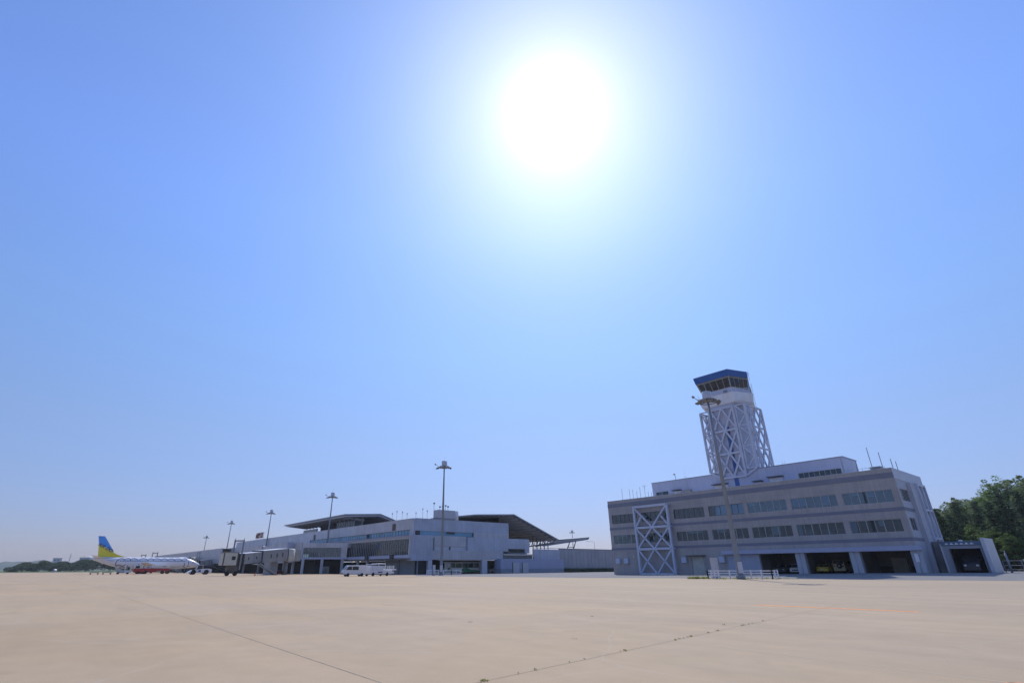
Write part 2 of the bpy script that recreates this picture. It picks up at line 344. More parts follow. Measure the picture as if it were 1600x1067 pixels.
wl = mat('worn_white_line', (.50, .41, .28), .85)
strip('worn_line', (69.63, -84.72), (76, -85.1), .05, wl)
strip('worn_line', (66.2, -80.6), (68.9, -79.6), .03, wl, .003)
# grass far left and behind
grassm = mat('grass', (.085, .13, .04), .95, noise=.3, nscale=.2)
sheet('grass_field', [(-1500, 330), (-130, 330), (0, 420), (900, 420), (900, 3000), (-1500, 3000)], .004, grassm, False)
sheet('grass_verge', [(69, 12), (190, 30), (190, 120), (58, 120)], .008, mat('verge_grass', (.06, .08, .035), .95, noise=.4, nscale=.5))
# weeds growing in the joint and at the fence
weedm = mat('weed_green', (.22, .25, .07), .8, noise=.3, nscale=9)
wb = MB(); random.seed(3)
def tuft(x, y, r, h, n):
    for _ in range(n):
        a = random.uniform(0, 2 * pi); q = random.uniform(0, r); bx, by = x + q * cos(a), y + q * sin(a)
        l = random.uniform(.4, 1) * h; t = random.uniform(.3, 1.1); a2 = random.uniform(0, 2 * pi); wd = .006 + h * .05
        e = Vector((cos(a2 + pi / 2), sin(a2 + pi / 2), 0)) * wd; B = Vector((bx, by, .01)); T = B + Vector((cos(a2) * l * t, sin(a2) * l * t, l * .8))
        wb.add([B - e, B + e, (B + T) / 2 + e * .8 + Vector((0, 0, l * .12)), T, (B + T) / 2 - e * .8 + Vector((0, 0, l * .12))], [(0, 1, 2, 3, 4)])
for tt, r, n in ((.06, .10, 40), (.12, .04, 10), (.26, .05, 26), (.37, .05, 20), (.41, .05, 26), (.46, .04, 14), (.49, .05, 20), (.02, .05, 14), (.19, .02, 6), (.58, .03, 8), (.66, .05, 16)):
    p = Wp(69.72 + (67.0 - 69.72) * tt * .9, -91.72 + 21.72 * tt * .9); tuft(p.x, p.y, r * .8, .028, n)
for k in range(16):
    p = Wp(69.72 - 2.72 * random.uniform(0, .6), -91.72 + 0); tt = random.uniform(0, .6); p = Wp(69.72 - 2.72 * tt, -91.72 + 21.72 * tt); tuft(p.x, p.y, .02, .03, 4)
for px, py, r, n, h in ((-0.6, 17.2, .10, 10, .05), (1.9, 13.3, .1, 8, .03), (3.4, 19, .1, 10, .04), (6.5, 16.1, .12, 10, .04)): tuft(px, py, r, h, n)
for k in range(70):
    s = random.uniform(-2.2, 0); tuft(28.3 + s * 1.0 + random.uniform(-.5, .5), 73.2 + random.uniform(-.6, .6), .3, random.uniform(.2, .5), 7)
for k in range(110):
    tuft(random.uniform(27.5, 38.5), random.uniform(68.3, 74), .3, random.uniform(.1, .3), 5)
tag(wb.build('weeds', leafmat('weed_leaf', (.20, .24, .06), (.34, .36, .10), 6), recalc=False), 'tufts of green weeds in the slab joint and round the mast fence', 'weeds', kind='stuff')

# ------------------------------------------------------------------ office building
B = thing('office_building', 'long three storey grey tiled office block with open garages under the control tower', 'building', P0, RZ)
T = .35; SW = 53.87
r3 = [(.8, 7.55), (8.6, 15.2), (16.25, 22.85), (23.75, 30.5), (31.2, 37.9), (38.65, 45.6), (46.42, 53.1)]
holes = [(a, b, 10.1, 11.9) for a, b in r3] + [(a, b, 5.95, 7.75) for a, b in r3]
holes += [(31.6, 37.6, 0, 3.38), (39.05, 45.4, 0, 3.38), (46.85, 53.1, 0, 3.38), (18.6, 21.1, 0, 3.1)]
MB().wallgrid(0, SW, 0, 14.87, 0, T, holes).build('front_wall', tile, B)
DEP = 14.9
sh = [(.8, 5.2, 10.3, 12.0), (1.2, 4.15, 6.15, 7.9), (12.5, 14.6, 10.1, 11.7), (8.6, 11.8, 5.4, 9.0), (8.6, 11.8, 9.6, 12.9)]
mb = MB().wallgrid(T, DEP, 0, 14.87, SW - T, SW, sh, axis='Y'); mb.build('side_wall', lightstone, B)
mb = MB().box(0, T, T, DEP, 0, 14.87).box(T, SW - T, DEP - T, DEP, 0, 14.87); mb.build('rear_wall', tile, B)
# roof deck + inner floors + corridor wall behind the windows
mb = MB().box(T, SW - T, T, DEP - T, 13.9, 14.2); mb.build('roof', pale, B)
mb = MB()
for z in (9.2, 5.0): mb.box(T, SW - T, T, DEP - T, z - .25, z)
mb.box(T, SW - T, T, DEP - T, 12.75, 12.85)
mb.box(T, SW - T, 6.2, 6.35, 5.0, 8.95); mb.box(T, SW - T, 6.2, 6.35, 9.2, 12.75)
for x in (7.9, 15.75, 23.3, 30.85, 38.3, 46.0): mb.box(x, x + .15, T, 6.2, 5.0, 8.95).box(x, x + .15, T, 6.2, 9.2, 12.75)
mb.build('room_partition', inner, B)
# furniture-like shapes inside so the glass does not look empty
random.seed(11); furn = mat('office_furniture', (.35, .36, .36), .7, noise=.3, nscale=.7)
for (a, b) in r3:
    for zf in (5.0, 9.2):
        x = a + .3
        while x < b - 1.4:
            wdt = random.uniform(.8, 1.8); h = random.choice((.75, .75, 1.1, 1.5, 1.9)); y = random.uniform(.8, 2.5)
            MB().box(x, x + wdt, y, y + .6, zf, zf + h).build('cupboard', furn, B); x += wdt + random.uniform(.3, 1.4)
def win(a, b, z0, z1, n, parent, m_fr, y=0.12, blinds=(), gl=gl_off, axis='X', depth=.07):
    """window part (frame with mullions) with pane sub-part; axis Y means it lies along y at x=y"""
    f = MB(); q = MB()
    def bx(M, x0, x1, ya, yb, za, zb):
        if axis == 'X': M.box(x0, x1, ya, yb, za, zb)
        else: M.box(ya, yb, x0, x1, za, zb)
    t = .06
    bx(f, a, b, y, y + depth, z0, z0 + t); bx(f, a, b, y, y + depth, z1 - t, z1)
    bx(f, a, a + t, y, y + depth, z0 + t, z1 - t); bx(f, b - t, b, y, y + depth, z0 + t, z1 - t)
    for i in range(1, n):
        x = a + (b - a) * i / n; hw = .05 if i % 2 == 0 else .028
        bx(f, x - hw, x + hw, y + .004, y + depth - .004, z0 + t, z1 - t)
    fr = f.build('window', m_fr, parent)
    bx(q, a + .02, b - .02, y + depth * .45, y + depth * .55, z0 + .02, z1 - .02); q.build('pane', gl, fr)
    for (f0, f1, drop, bm_) in blinds:
        k = MB(); yy = y + depth + .12 if axis == 'X' else y - .15
        bx(k, a + (b - a) * f0, a + (b - a) * f1, yy, yy + .02, z0 + (z1 - z0) * (1 - drop), z1 - .02); k.build('blind', bm_, fr)
    return fr
bl3 = [((0, .14, 1, blind), (.2, .33, .55, blindw), (.36, .99, .75, blind)), ((.05, .95, .8, blind),), ((.02, .98, 1, blind),), ((0, .3, 1, blind), (.34, .98, .9, blind)), ((.0, .25, .35, blindw),), ((.0, .31, .72, blind), (.68, .82, .8, blind)), ((.18, .32, .25, blindw), (.5, .64, .45, blindw))]
bl2 = [((.0, .5, .2, blindw),), (), ((.3, .8, .25, blindw),), ((.1, .4, .3, blindw),), ((.5, .7, .8, blindw),), ((.0, .1, 1, blindw),), ((.0, .12, .9, blind), (.56, .66, .5, blindw))]
for i, (a, b) in enumerate(r3):
    win(a, b, 10.1, 11.9, 6, B, alufr if i > 3 else darkfr, blinds=bl3[i], gl=gl_up); win(a, b, 5.95, 7.75, 6, B, alufr, blinds=bl2[i])
win(.8, 5.2, 10.3, 12.0, 6, B, alufr, y=SW - .2, axis='Y'); win(1.2, 4.15, 6.15, 7.9, 3, B, alufr, y=SW - .2, axis='Y'); win(12.5, 14.6, 10.1, 11.7, 3, B, darkfr, y=SW - .2, axis='Y')
win(8.6, 11.8, 5.4, 9.0, 2, B, darkfr, y=SW - .25, axis='Y'); win(8.6, 11.8, 9.6, 12.9, 2, B, darkfr, y=SW - .25, axis='Y')
# bands, parapet cap
for z0, z1 in ((8.83, 9.32), (4.72, 5.18), (13.5, 14.3)):
    bmb = MB().box(-.03, SW + (.04 if z0 < 13 else 0), -.035, -.001, z0, z1)
    if z0 < 13: bmb.box(SW + .002, SW + .04, .0, 7.9, z0, z1)
    bmb.build('band', band_m, B)
MB().box(-.06, SW + .05, -.06, .4, 14.872, 14.95).build('parapet_cap', pale, B)
MB().box(SW + .003, SW + .06, 0, DEP, 13.35, 14.87).box(SW - .4, SW + .07, .4, DEP, 14.872, 14.95).build('side_fascia', pale, B)
# canopy over the garages, pillars
MB().box(25.3, 54.6, -1.0, -.002, 3.42, 4.05).build('canopy', mat('canopy_blue_grey', (.40, .43, .56), .45, noise=.05), B)
for a, b in ((37.62, 39.03), (45.42, 46.83), (53.12, 54.4)):
    MB().box(a, b, -.55, -.004, 0.35, 3.42).box(a - .02, b + .02, -.57, -.004, 0, .35).build('pillar', lightstone, B, bevel=.03)
    MB().tube(((a + b) / 2, -.62, .1), ((a + b) / 2, -.62, 3.4), .05).build('downpipe', pale, B)
MB().box(25.9, 31.55, -.12, -.003, 0, 3.4).box(28.3, 29.0, -.16, -.12, 1.9, 2.1).box(29.4, 30.1, -.16, -.12, 1.9, 2.1).build('shutter', mat('pale_blue_shutter', (.38, .42, .52), .5, noise=.06, nscale=.8), B)
MB().box(53.5, 53.95, -.75, -.7, 1.9, 3.0).build('notice_board', whitep, B)
d_ = MB().box(18.6, 21.1, .18, .25, 0, 3.1)
d_.build('door', cream, B); MB().box(17.9, 21.6, -.9, -.003, 3.25, 3.4).build('door_canopy', darkfr, B)
# garages inside
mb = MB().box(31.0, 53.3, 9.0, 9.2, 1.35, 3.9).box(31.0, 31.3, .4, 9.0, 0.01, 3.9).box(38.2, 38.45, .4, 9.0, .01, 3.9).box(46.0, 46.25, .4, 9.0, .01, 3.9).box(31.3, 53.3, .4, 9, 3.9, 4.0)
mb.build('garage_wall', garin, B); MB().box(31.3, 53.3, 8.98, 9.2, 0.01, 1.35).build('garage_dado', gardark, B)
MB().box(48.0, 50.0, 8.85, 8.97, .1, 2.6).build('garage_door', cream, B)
# X-braced steel frame on the front, and another on the side
def xframe(pts, th, nrm, name='brace_frame', wd=.42, parent=B, m=steelw):
    k = MB()
    for a, b in pts: k.bar(a, b, wd, th, nrm)
    return k.build(name, m, parent)
xs0, xs1, xm = 7.5, 15.5, 11.5; Y = -.9
seg = [((xs0, Y, 0), (xs0, Y, 13.2)), ((xs1, Y, 0), (xs1, Y, 13.2)), ((xs0, Y, 13.0), (xs1, Y, 13.0)), ((xs0, Y, 8.85), (xs1, Y, 8.85)), ((xs0, Y, 4.75), (xs1, Y, 4.75)), ((xs0, Y, .12), (xs1, Y, .12))]
xframe(seg, .42, (0, -1, 0))
zz = [13.0, 8.85, 4.75, .12]; dg = []
dg += [((xs0, Y, 13.0), (xm, Y, 8.85)), ((xs1, Y, 13.0), (xm, Y, 8.85)), ((xs0, Y, 8.85), (xs0 + 1.6, Y, 10.9)), ((xs1, Y, 8.85), (xs1 - 1.6, Y, 10.9))]
for zt, zb in ((8.85, 4.75), (4.75, .12)):
    dg += [((xs0, Y, zt), (xm, Y, zb)), ((xs1, Y, zt), (xm, Y, zb)), ((xs0, Y, zb), (xm, Y, zt)), ((xs1, Y, zb), (xm, Y, zt))]
xframe(dg, .30, (0, -1, 0), 'cross_brace', .30)
k = MB()
for z in (13.0, 8.85, 4.75):
    for x in (xs0, xs1): MB().box(x - .15, x + .15, Y + .22, -.04, z - .15, z + .15).build('bracket', steelw, B)
X = SW + .6
seg = [((X, 8.2, 0), (X, 8.2, 13.2)), ((X, 12.2, 0), (X, 12.2, 13.2)), ((X, 10.2, 0), (X, 10.2, 13.0))] + [((X, 8.2, z), (X, 12.2, z)) for z in (13.1, 9.3, 5.2)]
xframe(seg, .4, (1, 0, 0), 'side_brace_frame', .36)
dg = []
for zt, zb in ((13.1, 9.3), (9.3, 5.2), (5.2, .1)): dg += [((X, 8.3, zt), (X, 10.1, zb)), ((X, 10.3, zt), (X, 12.1, zb))]
xframe(dg, .26, (1, 0, 0), 'side_cross_brace', .24)
MB().box(SW + .004, SW + .03, 8.0, 12.45, 0, 5.35).box(SW + .004, SW + .03, 8.0, 8.55, 5.35, 13.0).box(SW + .004, SW + .03, 11.85, 12.45, 5.35, 13.0).build('painted_recess', mat('painted_recess_brown', (.17, .165, .17), .7, noise=.15, nscale=.8), B)  # darkness of the recess painted as a flat panel proud of the wall
MB().box(SW + .002, SW + .5, 5.3, 7.9, 0, 13.1).build('side_duct', lightstone, B)
MB().box(SW + .002, SW + .5, 12.5, 12.9, 0, 10).build('side_rib', lightstone, B)
# vent hoods on the ground floor
for x in (1.15, 3.3, 16.8, 26.0 - 1.6):
    MB().side([(x, 2.1), (x + 1.0, 2.1), (x + 1.0, 3.1), (x, 3.1)], -.55, -.003).build('vent_hood', mat('vent_hood_paint', (.50, .56, .68), .5), B, bevel=.04)
for x in (5.5, 6.9): MB().box(x, x + .15, -.12, -.003, 3.2, 3.6).build('wall_lamp', whitep, B)
# penthouse
ph = [(38.65, 45.55, 15.75, 16.7), (8.9, 12.0, 15.5, 16.5)]
mb = MB().wallgrid(8.1, 46.2, 14.2, 18.5, 6.0, 6.25, ph); mb.box(45.95, 46.2, 6.25, 12.6, 14.2, 18.5).box(8.1, 8.35, 6.25, 12.6, 14.2, 18.5).box(8.35, 45.95, 12.35, 12.6, 14.2, 18.5)
mb.build('penthouse_wall', penth, B); MB().box(8.36, 45.94, 6.26, 12.34, 18.2, 18.4).build('penthouse_roof', pale, B)
MB().box(8.0, 46.3, 5.9, 6.3, 18.505, 18.6).box(45.9, 46.3, 6.3, 12.7, 18.505, 18.6).build('penthouse_coping', mat('coping', (.25, .27, .33), .5), B)
win(38.65, 45.55, 15.75, 16.7, 8, B, alufr, y=6.08); win(8.9, 12.0, 15.5, 16.5, 2, B, alufr, y=6.08, blinds=((.2, .5, .8, blindw),))
MB().box(35.6, 46.0, 7.5, 7.6, 14.3, 18.2).build('louvre_back', mat('louvre_brown', (.14, .10, .07), .7, noise=.6, nscale=.8, stretch=(1, 1, .1)), B)
for x, z, wd in ((13.3, 16.3, 2.0), (22.5, 16.4, 3.2), (30.6, 16.1, 1.8), (33.4, 16.5, 2.8)):
    MB().box(x, x + wd, 5.0, 5.99, z, z + .12).build('eave', darkfr, B); MB().box(x + .2, x + wd - .3, 5.85, 5.995, 14.3, z - .1).build('penthouse_door', whitep, B)
MB().box(15.8, 17.6, 5.4, 5.99, 15.4, 16.2).box(46.3, 48.6, 7.2, 9.2, 14.2, 15.9).box(46.9, 48.0, 6.4, 7.1, 14.2, 15.5).build('roof_plant', mat('plant_beige', (.36, .34, .32), .6, noise=.2, nscale=2), B)
# short ladder masts and antennas fixed to the roof
def antenna(x, y, z0, h, r=.035, fat=.09, m=galv):
    return MB().tube((x, y, z0), (x, y, z0 + h * .3), fat).tube((x, y, z0 + h * .3), (x, y, z0 + h), r).tube((x - .3, y, z0 + h * .28), (x + .3, y, z0 + h * .28), .025).build('antenna', m, B)
for x, h in ((3.1, 2.7), (5.1, 2.4), (6.0, 2.2), (7.0, 1.7), (7.9, 2.5), (9.9, 1.3), (10.7, 1.1)): antenna(x, 1.6, 14.2, h + .7)
for x, y, h in ((47.2, 1.6, 2.6), (48.7, 3.0, 1.7), (49.2, 1.4, 1.9), (51.2, 1.4, 3.7), (52.6, 1.2, 2.7), (53.4, 3.2, 1.8), (53.4, 5.6, 1.7)): antenna(x, y, 14.2, h + .7, .05)
k = MB().box(50.8, 52.2, 1.7, 2.6, 14.2, 15.6).tube((51.6, 1.7, 15.5), (47.0, 1.7, 15.6), .02); k.build('aerial_box', galv, B)
for x, y, z, h in ((16.6, 7.0, 18.4, .8), (36.0, 8.5, 15, 4.6)):
    k = MB()
    for dx in (0, .45): k.tube((x + dx, y - 1.4, z - 3), (x + dx, y - 1.4, z + h - .2), .02)
    for i in range(14): k.tube((x, y - 1.4, z - 3 + i * .4), (x + .45, y - 1.4, z - 3 + i * .4), .015)
    k.build('ladder', alufr, B)
k = MB().tube((13.6, 7.0, 18.4), (13.6, 7.0, 19.9), .05).tube((13.6, 7, 19.9), (13.3, 6.8, 19.9), .16, .12); k.build('antenna', galv, B)
k = MB().tube((9.1, 1.6, 14.2), (9.1, 1.6, 17.6), .03).tube((8.6, 1.6, 17.5), (9.6, 1.6, 17.5), .025).tube((8.8, 1.6, 17.2), (9.4, 1.6, 17.2), .02); k.build('antenna', galv, B)
k = MB()
for x in (49.2, 50.0, 50.9, 52): k.tube((x, .8, 14.9), (x, .8, 15.5), .02)
k.tube((48.6, .8, 15.45), (53, .8, 15.3), .02); k.build('roof_rail', galv, B)

# ------------------------------------------------------------------ control tower
TW = thing('control_tower', 'white braced control tower with dark blue roof band round its glazed cab', 'control tower', Wp(0, 0), RZ)
c0, c1 = 24.75, 29.6; o0, o1 = 22.35, 31.9; dF, dB = 5.75, 13.2
core = MB().box(c0 + .1, c1 - .1, 6.35, 12.8, 18.61, 32.4).box(o0 + 2.6, o1 - 2.6, 8.0, 11, 18.61, 32.4)
core.build('shaft', mat('shaft_white', (.58, .61, .72), .5, noise=.05, nscale=.6, streak=.12), TW)
MB().box(27.1, 27.75, 6.22, 6.348, 18.62, 27.5).build('blue_strip', blue, TW)
MB().box(27.0, 27.75, 5.86, 5.99, 14.3, 17.4).build('blue_strip', blue, TW)
def truss(p, q, z0, z1, nlev, name, rail=True, wd=.32, dg=.24, half=False):
    """diamond braced panel between plan points p and q"""
    p = Vector((*p, 0)); q = Vector((*q, 0)); dv = (q - p).normalized(); nr = Vector((-dv.y, dv.x, 0))
    def P(f, z): w_ = p.lerp(q, f); return (w_.x, w_.y, z)
    k = MB()
    for f in (0, 1): k.bar(P(f, z0), P(f, z1), wd, wd, nr)
    h = (z1 - z0) / nlev
    for i in range(nlev + 1): k.bar(P(0, z0 + h * i), P(1, z0 + h * i), wd * .85, wd * .85, nr)
    for i in range(nlev):
        a, b = z0 + h * i, z0 + h * (i + 1)
        if half:
            k.bar(P(0, a), P(1, (a + b) / 2), dg, dg, nr); k.bar(P(1, (a + b) / 2), P(0, b), dg, dg, nr)
        else:
            k.bar(P(0, a), P(.5, b), dg, dg, nr); k.bar(P(1, a), P(.5, b), dg, dg * .9, nr)
            k.bar(P(0, b), P(.5, a), dg * .95, dg, nr); k.bar(P(1, b), P(.5, a), dg, dg, nr)
    return k.build(name, steelw, TW)
zb, zt = 17.45, 31.35; L3 = 3
truss((c0, dF), (c1, dF), zb, zt, 3, 'front_truss', wd=.42, dg=.34)
truss((c0, dB), (c1, dB), 18.61, zt, 3, 'rear_truss')
truss((o1, dF + 2.4), (o1, dB - 0.2), 18.61, zt, 3, 'side_truss', wd=.36, dg=.28)
truss((o0, dF + 2.4), (o0, dB - 2.4), 18.61, zt, 3, 'side_truss', wd=.36, dg=.28)
for a, b in (((o0, dF + .1), (c0 - .45, dF + .1)), ((c1 + .45, dF + .1), (o1, dF + .1)), ((o0, dB), (c0 - .45, dB)), ((o1, dF + .5), (o1, dF + 2.2)), ((o0, dF + .5), (o0, dF + 2.2)), ((o0, dB - 2.2), (o0, dB - .2))):
    truss(a, b, 18.8, zt, 3, 'corner_truss', wd=.26, dg=.22, half=True)
k = MB()
for z in (zb + .2, 22.1, 26.7, 31.2):
    for x in (c0 + .4, c1 - .4): k.box(x - .12, x + .12, dF + .2, 6.35, max(z, 18.8) - .12, max(z, 18.8) + .12)
    for y in (9, 12): k.box(c1 - .1, o1 - .2, y - .1, y + .1, max(z, 18.8) - .1, max(z, 18.8) + .1).box(o0 + .2, c0 + .1, y - .1 - .5, y + .1 - .5, max(z, 18.8) - .1, max(z, 18.8) + .1)
k.bar((c1, dF, zb), (o1, dF + .1, 18.7), .3, .3, (0, 1, 0)).bar((c0, dF, zb), (o0, dF + .1, 18.9), .3, .3, (0, 1, 0))
k.build('strut', steelw, TW)
def hexa(l, r, fd, rx=1.75, ins=0.0):
    """cab outline: front edge l..r at depth fd, bulging sides, narrower back"""
    return [(l + ins, fd + ins * .8), (r - ins, fd + ins * .8), (r + rx - ins * 1.1, fd + 4.9), (r - .6 - ins, fd + 10.4 - ins), (l + .6 + ins, fd + 10.4 - ins), (l - rx + ins * 1.1, fd + 4.9)]
L_, R_ = 22.25, 30.1
MB().prism(hexa(L_ + .9, R_, 6.3, 1.3, .5), 31.95, 32.5, hexa(L_ + .9, R_, 6.0, 1.3, .15)).build('collar', mat('collar_grey', (.60, .60, .66), .5, noise=.06), TW)  # collar a little greyer than the white balcony above
MB().prism(hexa(L_ + .75, R_ + .1, 6.0, 1.6), 32.5, 34.45, hexa(L_, R_ + .05, 5.9, 1.9)).build('balcony', whitep, TW)
MB().prism(hexa(L_ + 1.0, R_ + .1, 6.0, 1.45, .1), 32.25, 32.51).build('balcony_lip', whitep, TW)
MB().prism(hexa(23.5, 29.85, 6.35, 1.3), 34.45, 35.55, hexa(23.4, 29.9, 6.3, 1.3)).build('cab_base', penth, TW)
# glazed cab leaning outwards to the roof
bot = hexa(23.45, 29.87, 6.32, 1.3); top = hexa(22.8, 29.95, 5.95, 1.6)
g_ = MB().loft([(x, y, 35.56) for x, y in bot], [(x, y, 37.68) for x, y in top], caps=False).build('cab_glazing', gl_cab, TW)
k = MB(); nb = len(bot)
for i in range(nb):
    a0, a1, b0, b1 = Vector((*bot[i], 35.56)), Vector((*bot[(i + 1) % nb], 35.56)), Vector((*top[i], 37.68)), Vector((*top[(i + 1) % nb], 37.68))
    m_ = 5 if i in (0, 3) else 4
    for j in range(m_ + 1):
        w_ = .26 if j in (0,) else .10
        k.bar(a0.lerp(a1, j / m_), b0.lerp(b1, j / m_), w_, .12, (a1 - a0).normalized().cross(Vector((0, 0, 1))))
    k.bar(a0, a1, .1, .12); k.bar(a0.lerp(b0, .97), a1.lerp(b1, .97), .1, .12)
k.build('mullion', mat('cab_mullion', (.33, .31, .26), .5), g_)
ins_ = MB().box(25, 28.5, 9.5, 13, 34.46, 37.6).box(23.8, 29.5, 7.2, 8.0, 35.4, 36.35); ins_.build('console', mat('console', (.10, .10, .10), .7), TW)
MB().prism(hexa(22.75, 30.0, 5.9, 1.6, .25), 37.69, 37.9, hexa(22.7, 30.05, 5.88, 1.65, .1)).build('cab_ceiling', mat('cab_ceiling', (.3, .3, .3), .8), TW)
MB().prism(hexa(22.55, 30.02, 5.86, 1.66), 37.91, 39.3, hexa(22.2, 30.08, 5.84, 1.72)).build('roof_band', blue, TW)
MB().prism(hexa(22.35, 29.93, 5.99, 1.62), 39.3, 39.42).build('cab_roof', galv, TW)
k = MB(); prev = None
rail = hexa(L_ + .15, R_ - .1, 6.05, 1.8)
for i in range(6):
    a, b = rail[i], rail[(i + 1) % 6]
    if i == 0: continue
    for j in range(5):
        f = j / 5; k.tube((a[0] + (b[0] - a[0]) * f, a[1] + (b[1] - a[1]) * f, 34.45), (a[0] + (b[0] - a[0]) * f, a[1] + (b[1] - a[1]) * f, 35.45), .025)
    for z in (34.95, 35.45): k.tube((*a, z), (*b, z), .025)
k.build('railing', whitep, TW)
k = MB().box(31.7, 32.3, 9.4, 10.6, 32.6, 35.9); k.v = []; k.f = []; k.sm = []
for x, y in ((31.95, 9.6), (32.2, 10.6)): k.tube((x, y, 31.4), (x, y, 36.6), .04)
for i in range(12): k.tube((31.95, 9.6, 31.6 + i * .42), (32.2, 10.6, 31.6 + i * .42), .02)
k.tube((31.6, 10.8, 37.5), (31.9, 11, 39.6), .05).tube((31.9, 11, 37.4), (31.95, 11, 39.2), .05)
k.build('cage_ladder', whitep, TW)
k = MB().box(28.4, 29.0, 5.6, 6.0, 34.46, 34.95); k.tube((24.8, 5.7, 34.46), (24.8, 5.7, 35.1), .12).build('balcony_lamp', galv, TW)

# ------------------------------------------------------------------ garage annex on the right
A = thing('garage_annex', 'low pale garage with blue trimmed roof edge beside the office block', 'garage', Wp(0, 0), RZ)
MB().wallgrid(55.9, 60.35, 0, 3.75, 4.0, 4.3, [(56.6, 60.0, 0, 3.35)]).build('front_wall', mat('annex_grey', (.34, .35, .39), .6, noise=.08), A)
MB().box(60.35, 60.75, 3.6, 9.5, 0.35, 4.65).box(60.37, 60.72, 3.65, 9.5, 0, .35).box(55.7, 55.9, 4.0, 9.5, 0, 4.0).build('side_wall', pale, A)
MB().box(55.9, 60.35, 4.3, 9.5, 3.75, 3.95).build('roof', galv, A)
MB().box(55.9, 60.34, 3.85, 3.99, 3.76, 4.3).build('roof_edge', mat('roof_edge_blue', (.10, .16, .24), .5), A)
k = MB()
for i in range(6):
    x = 56.3 + i * .55; k.add([(x, 3.835, 3.88), (x + .5, 3.835, 3.88), (x + .25, 3.835, 4.13)], [(0, 1, 2)])
k.build('triangle_trim', whitep, A, recalc=False)
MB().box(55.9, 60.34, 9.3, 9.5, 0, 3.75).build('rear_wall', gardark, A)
k = MB()
for x in (60.02, 56.55): k.box(x, x + .12, 3.82, 3.99, 0, 3.4)
k.build('door_rail', galv, A)
MB().lathe([(.05, 4.0), (.3, 4.02), (.3, 4.35), (.18, 4.5), (.02, 4.52)], 12, (58.0, 4.9)).build('roof_vent', whitep, A)
MB().box(54.5, 55.65, 6, 9, 0, 4.4).build('link_wall', mat('link_brown', (.22, .21, .20), .7, noise=.2), A)

# ------------------------------------------------------------------ floodlight masts
def make_mast():
    t = thing('floodlight_mast', 'x', 'floodlight mast', group='floodlight masts along the apron')
    MB().tube((0, 0, 0), (0, 0, 12), .36, .25, 14, False).tube((0, 0, 12), (0, 0, 23), .25, .14, 14).tube((0, 0, 0), (0, 0, .5), .55, .55, 12).build('pole', galv, t)
    k = MB(); k.lathe([(.62, 23.35), (.64, 23.4), (.64, 24.42), (.4, 24.5)], 18).tube((0, 0, 24.5), (0, 0, 25.6), .015).tube((0, 0, 22.95), (0, 0, 23.36), .3)
    k.build('drum', pale, t)
    k = MB()
    n = 12
    for r, z in ((1.3, 22.95), (1.05, 23.2)):
        P = [(r * cos(2 * pi * i / n), r * sin(2 * pi * i / n), z) for i in range(n)]
        for i in range(n): k.bar(P[i], P[(i + 1) % n], .1, .1)
    for i in range(6): k.bar((.2 * cos(i * pi / 3), .2 * sin(i * pi / 3), 23.0), (1.3 * cos(i * pi / 3), 1.3 * sin(i * pi / 3), 22.95), .1, .12)
    k.build('platform', rust, t)
    for az in (180, 205, 232, 258, 285, 312, 340, 5):
        a = radians(az); e = Vector((cos(a), sin(a), 0)); sdv = Vector((-sin(a), cos(a), 0)); c = e * 1.35 + Vector((0, 0, 22.92)); q = MB()
        ax = (e * .75 + Vector((0, 0, -.66))).normalized()
        q.tube(c, c + ax * .34, .12, .27, 10).tube(c - ax * .12, c, .1, .12, 8); fl = q.build('floodlight', rust, t)
    k = MB(); k.tube((-1.2, 0, 23.1), (-2.0, -.2, 23.55), .05).tube((-1.2, 0, 23.0), (-1.7, -.3, 22.7), .05); k.tube((-2.0, -.2, 23.55), (-2.25, -.25, 23.75), .2, .14).tube((-1.7, -.3, 22.7), (-1.95, -.35, 22.6), .2, .14).build('spotlight', galv, t)
    k = MB(); k.box(-.28, .28, -.45, -.33, .7, 2.0); k.build('hatch', pale, t)
    return t
m0 = make_mast(); m0.location = (31.4, 70.0, 0); m0['label'] = 'tallest floodlight mast, rising from the white fence in front of the office block'
G = 'floodlight masts along the apron'
dup(m0, (-10.5, 121.0, 0), .1, 'floodlight mast in front of the bus and the blue grey end of the terminal', G)
dup(m0, (-51.9, 174.6, 0), .2, 'floodlight mast in front of the left folded terminal roof', G)
dup(m0, (-93.0, 227.6, 0), .1, 'floodlight mast just right of the rooftop lettering', G)
dup(m0, (-134.5, 280.3, 0), .1, 'floodlight mast left of the lettering, behind the tall frame of the near jet bridge', G)
dup(m0, (-200, 384, 0), .1, 'leftmost and smallest floodlight mast, behind the aircraft nose', G, (1, 1, .94))
dup(m0, (56.7, 370.7, 0), .1, 'distant floodlight mast between the canopy roof tip and the office block', G, (1, 1, 1))

# fences round the mast bases and equipment cabinets
def fence(label, pts, h=1.0, group=None, m=whitep):
    k = thing('barrier_fence', label, 'fence', (*pts[0], 0), 0, group); o = Vector((*pts[0], 0))
    for a, b in zip(pts[:-1], pts[1:]):
        a = Vector((*a, 0)) - o; b = Vector((*b, 0)) - o; n = max(1, round((b - a).length / 1.4))
        for i in range(n + 1):
            p = a.lerp(b, i / n); MB().box(p.x - .06, p.x + .06, p.y - .06, p.y + .06, 0, h).build('post', m, k)
        for z in (h - .1, h * .62, h * .34):
            q = MB(); q.bar(a + Vector((0, 0, z)), b + Vector((0, 0, z)), .05, .12); q.build('rail', m, k)
    return k
FG = 'white barrier fences round the mast bases'
fence('white three rail fence round the tall mast before the office block', [(30.9, 75.5), (28.46, 72.88), (31.9, 70.9), (34.97, 69.2), (36.9, 71.5)], 1.05, FG)
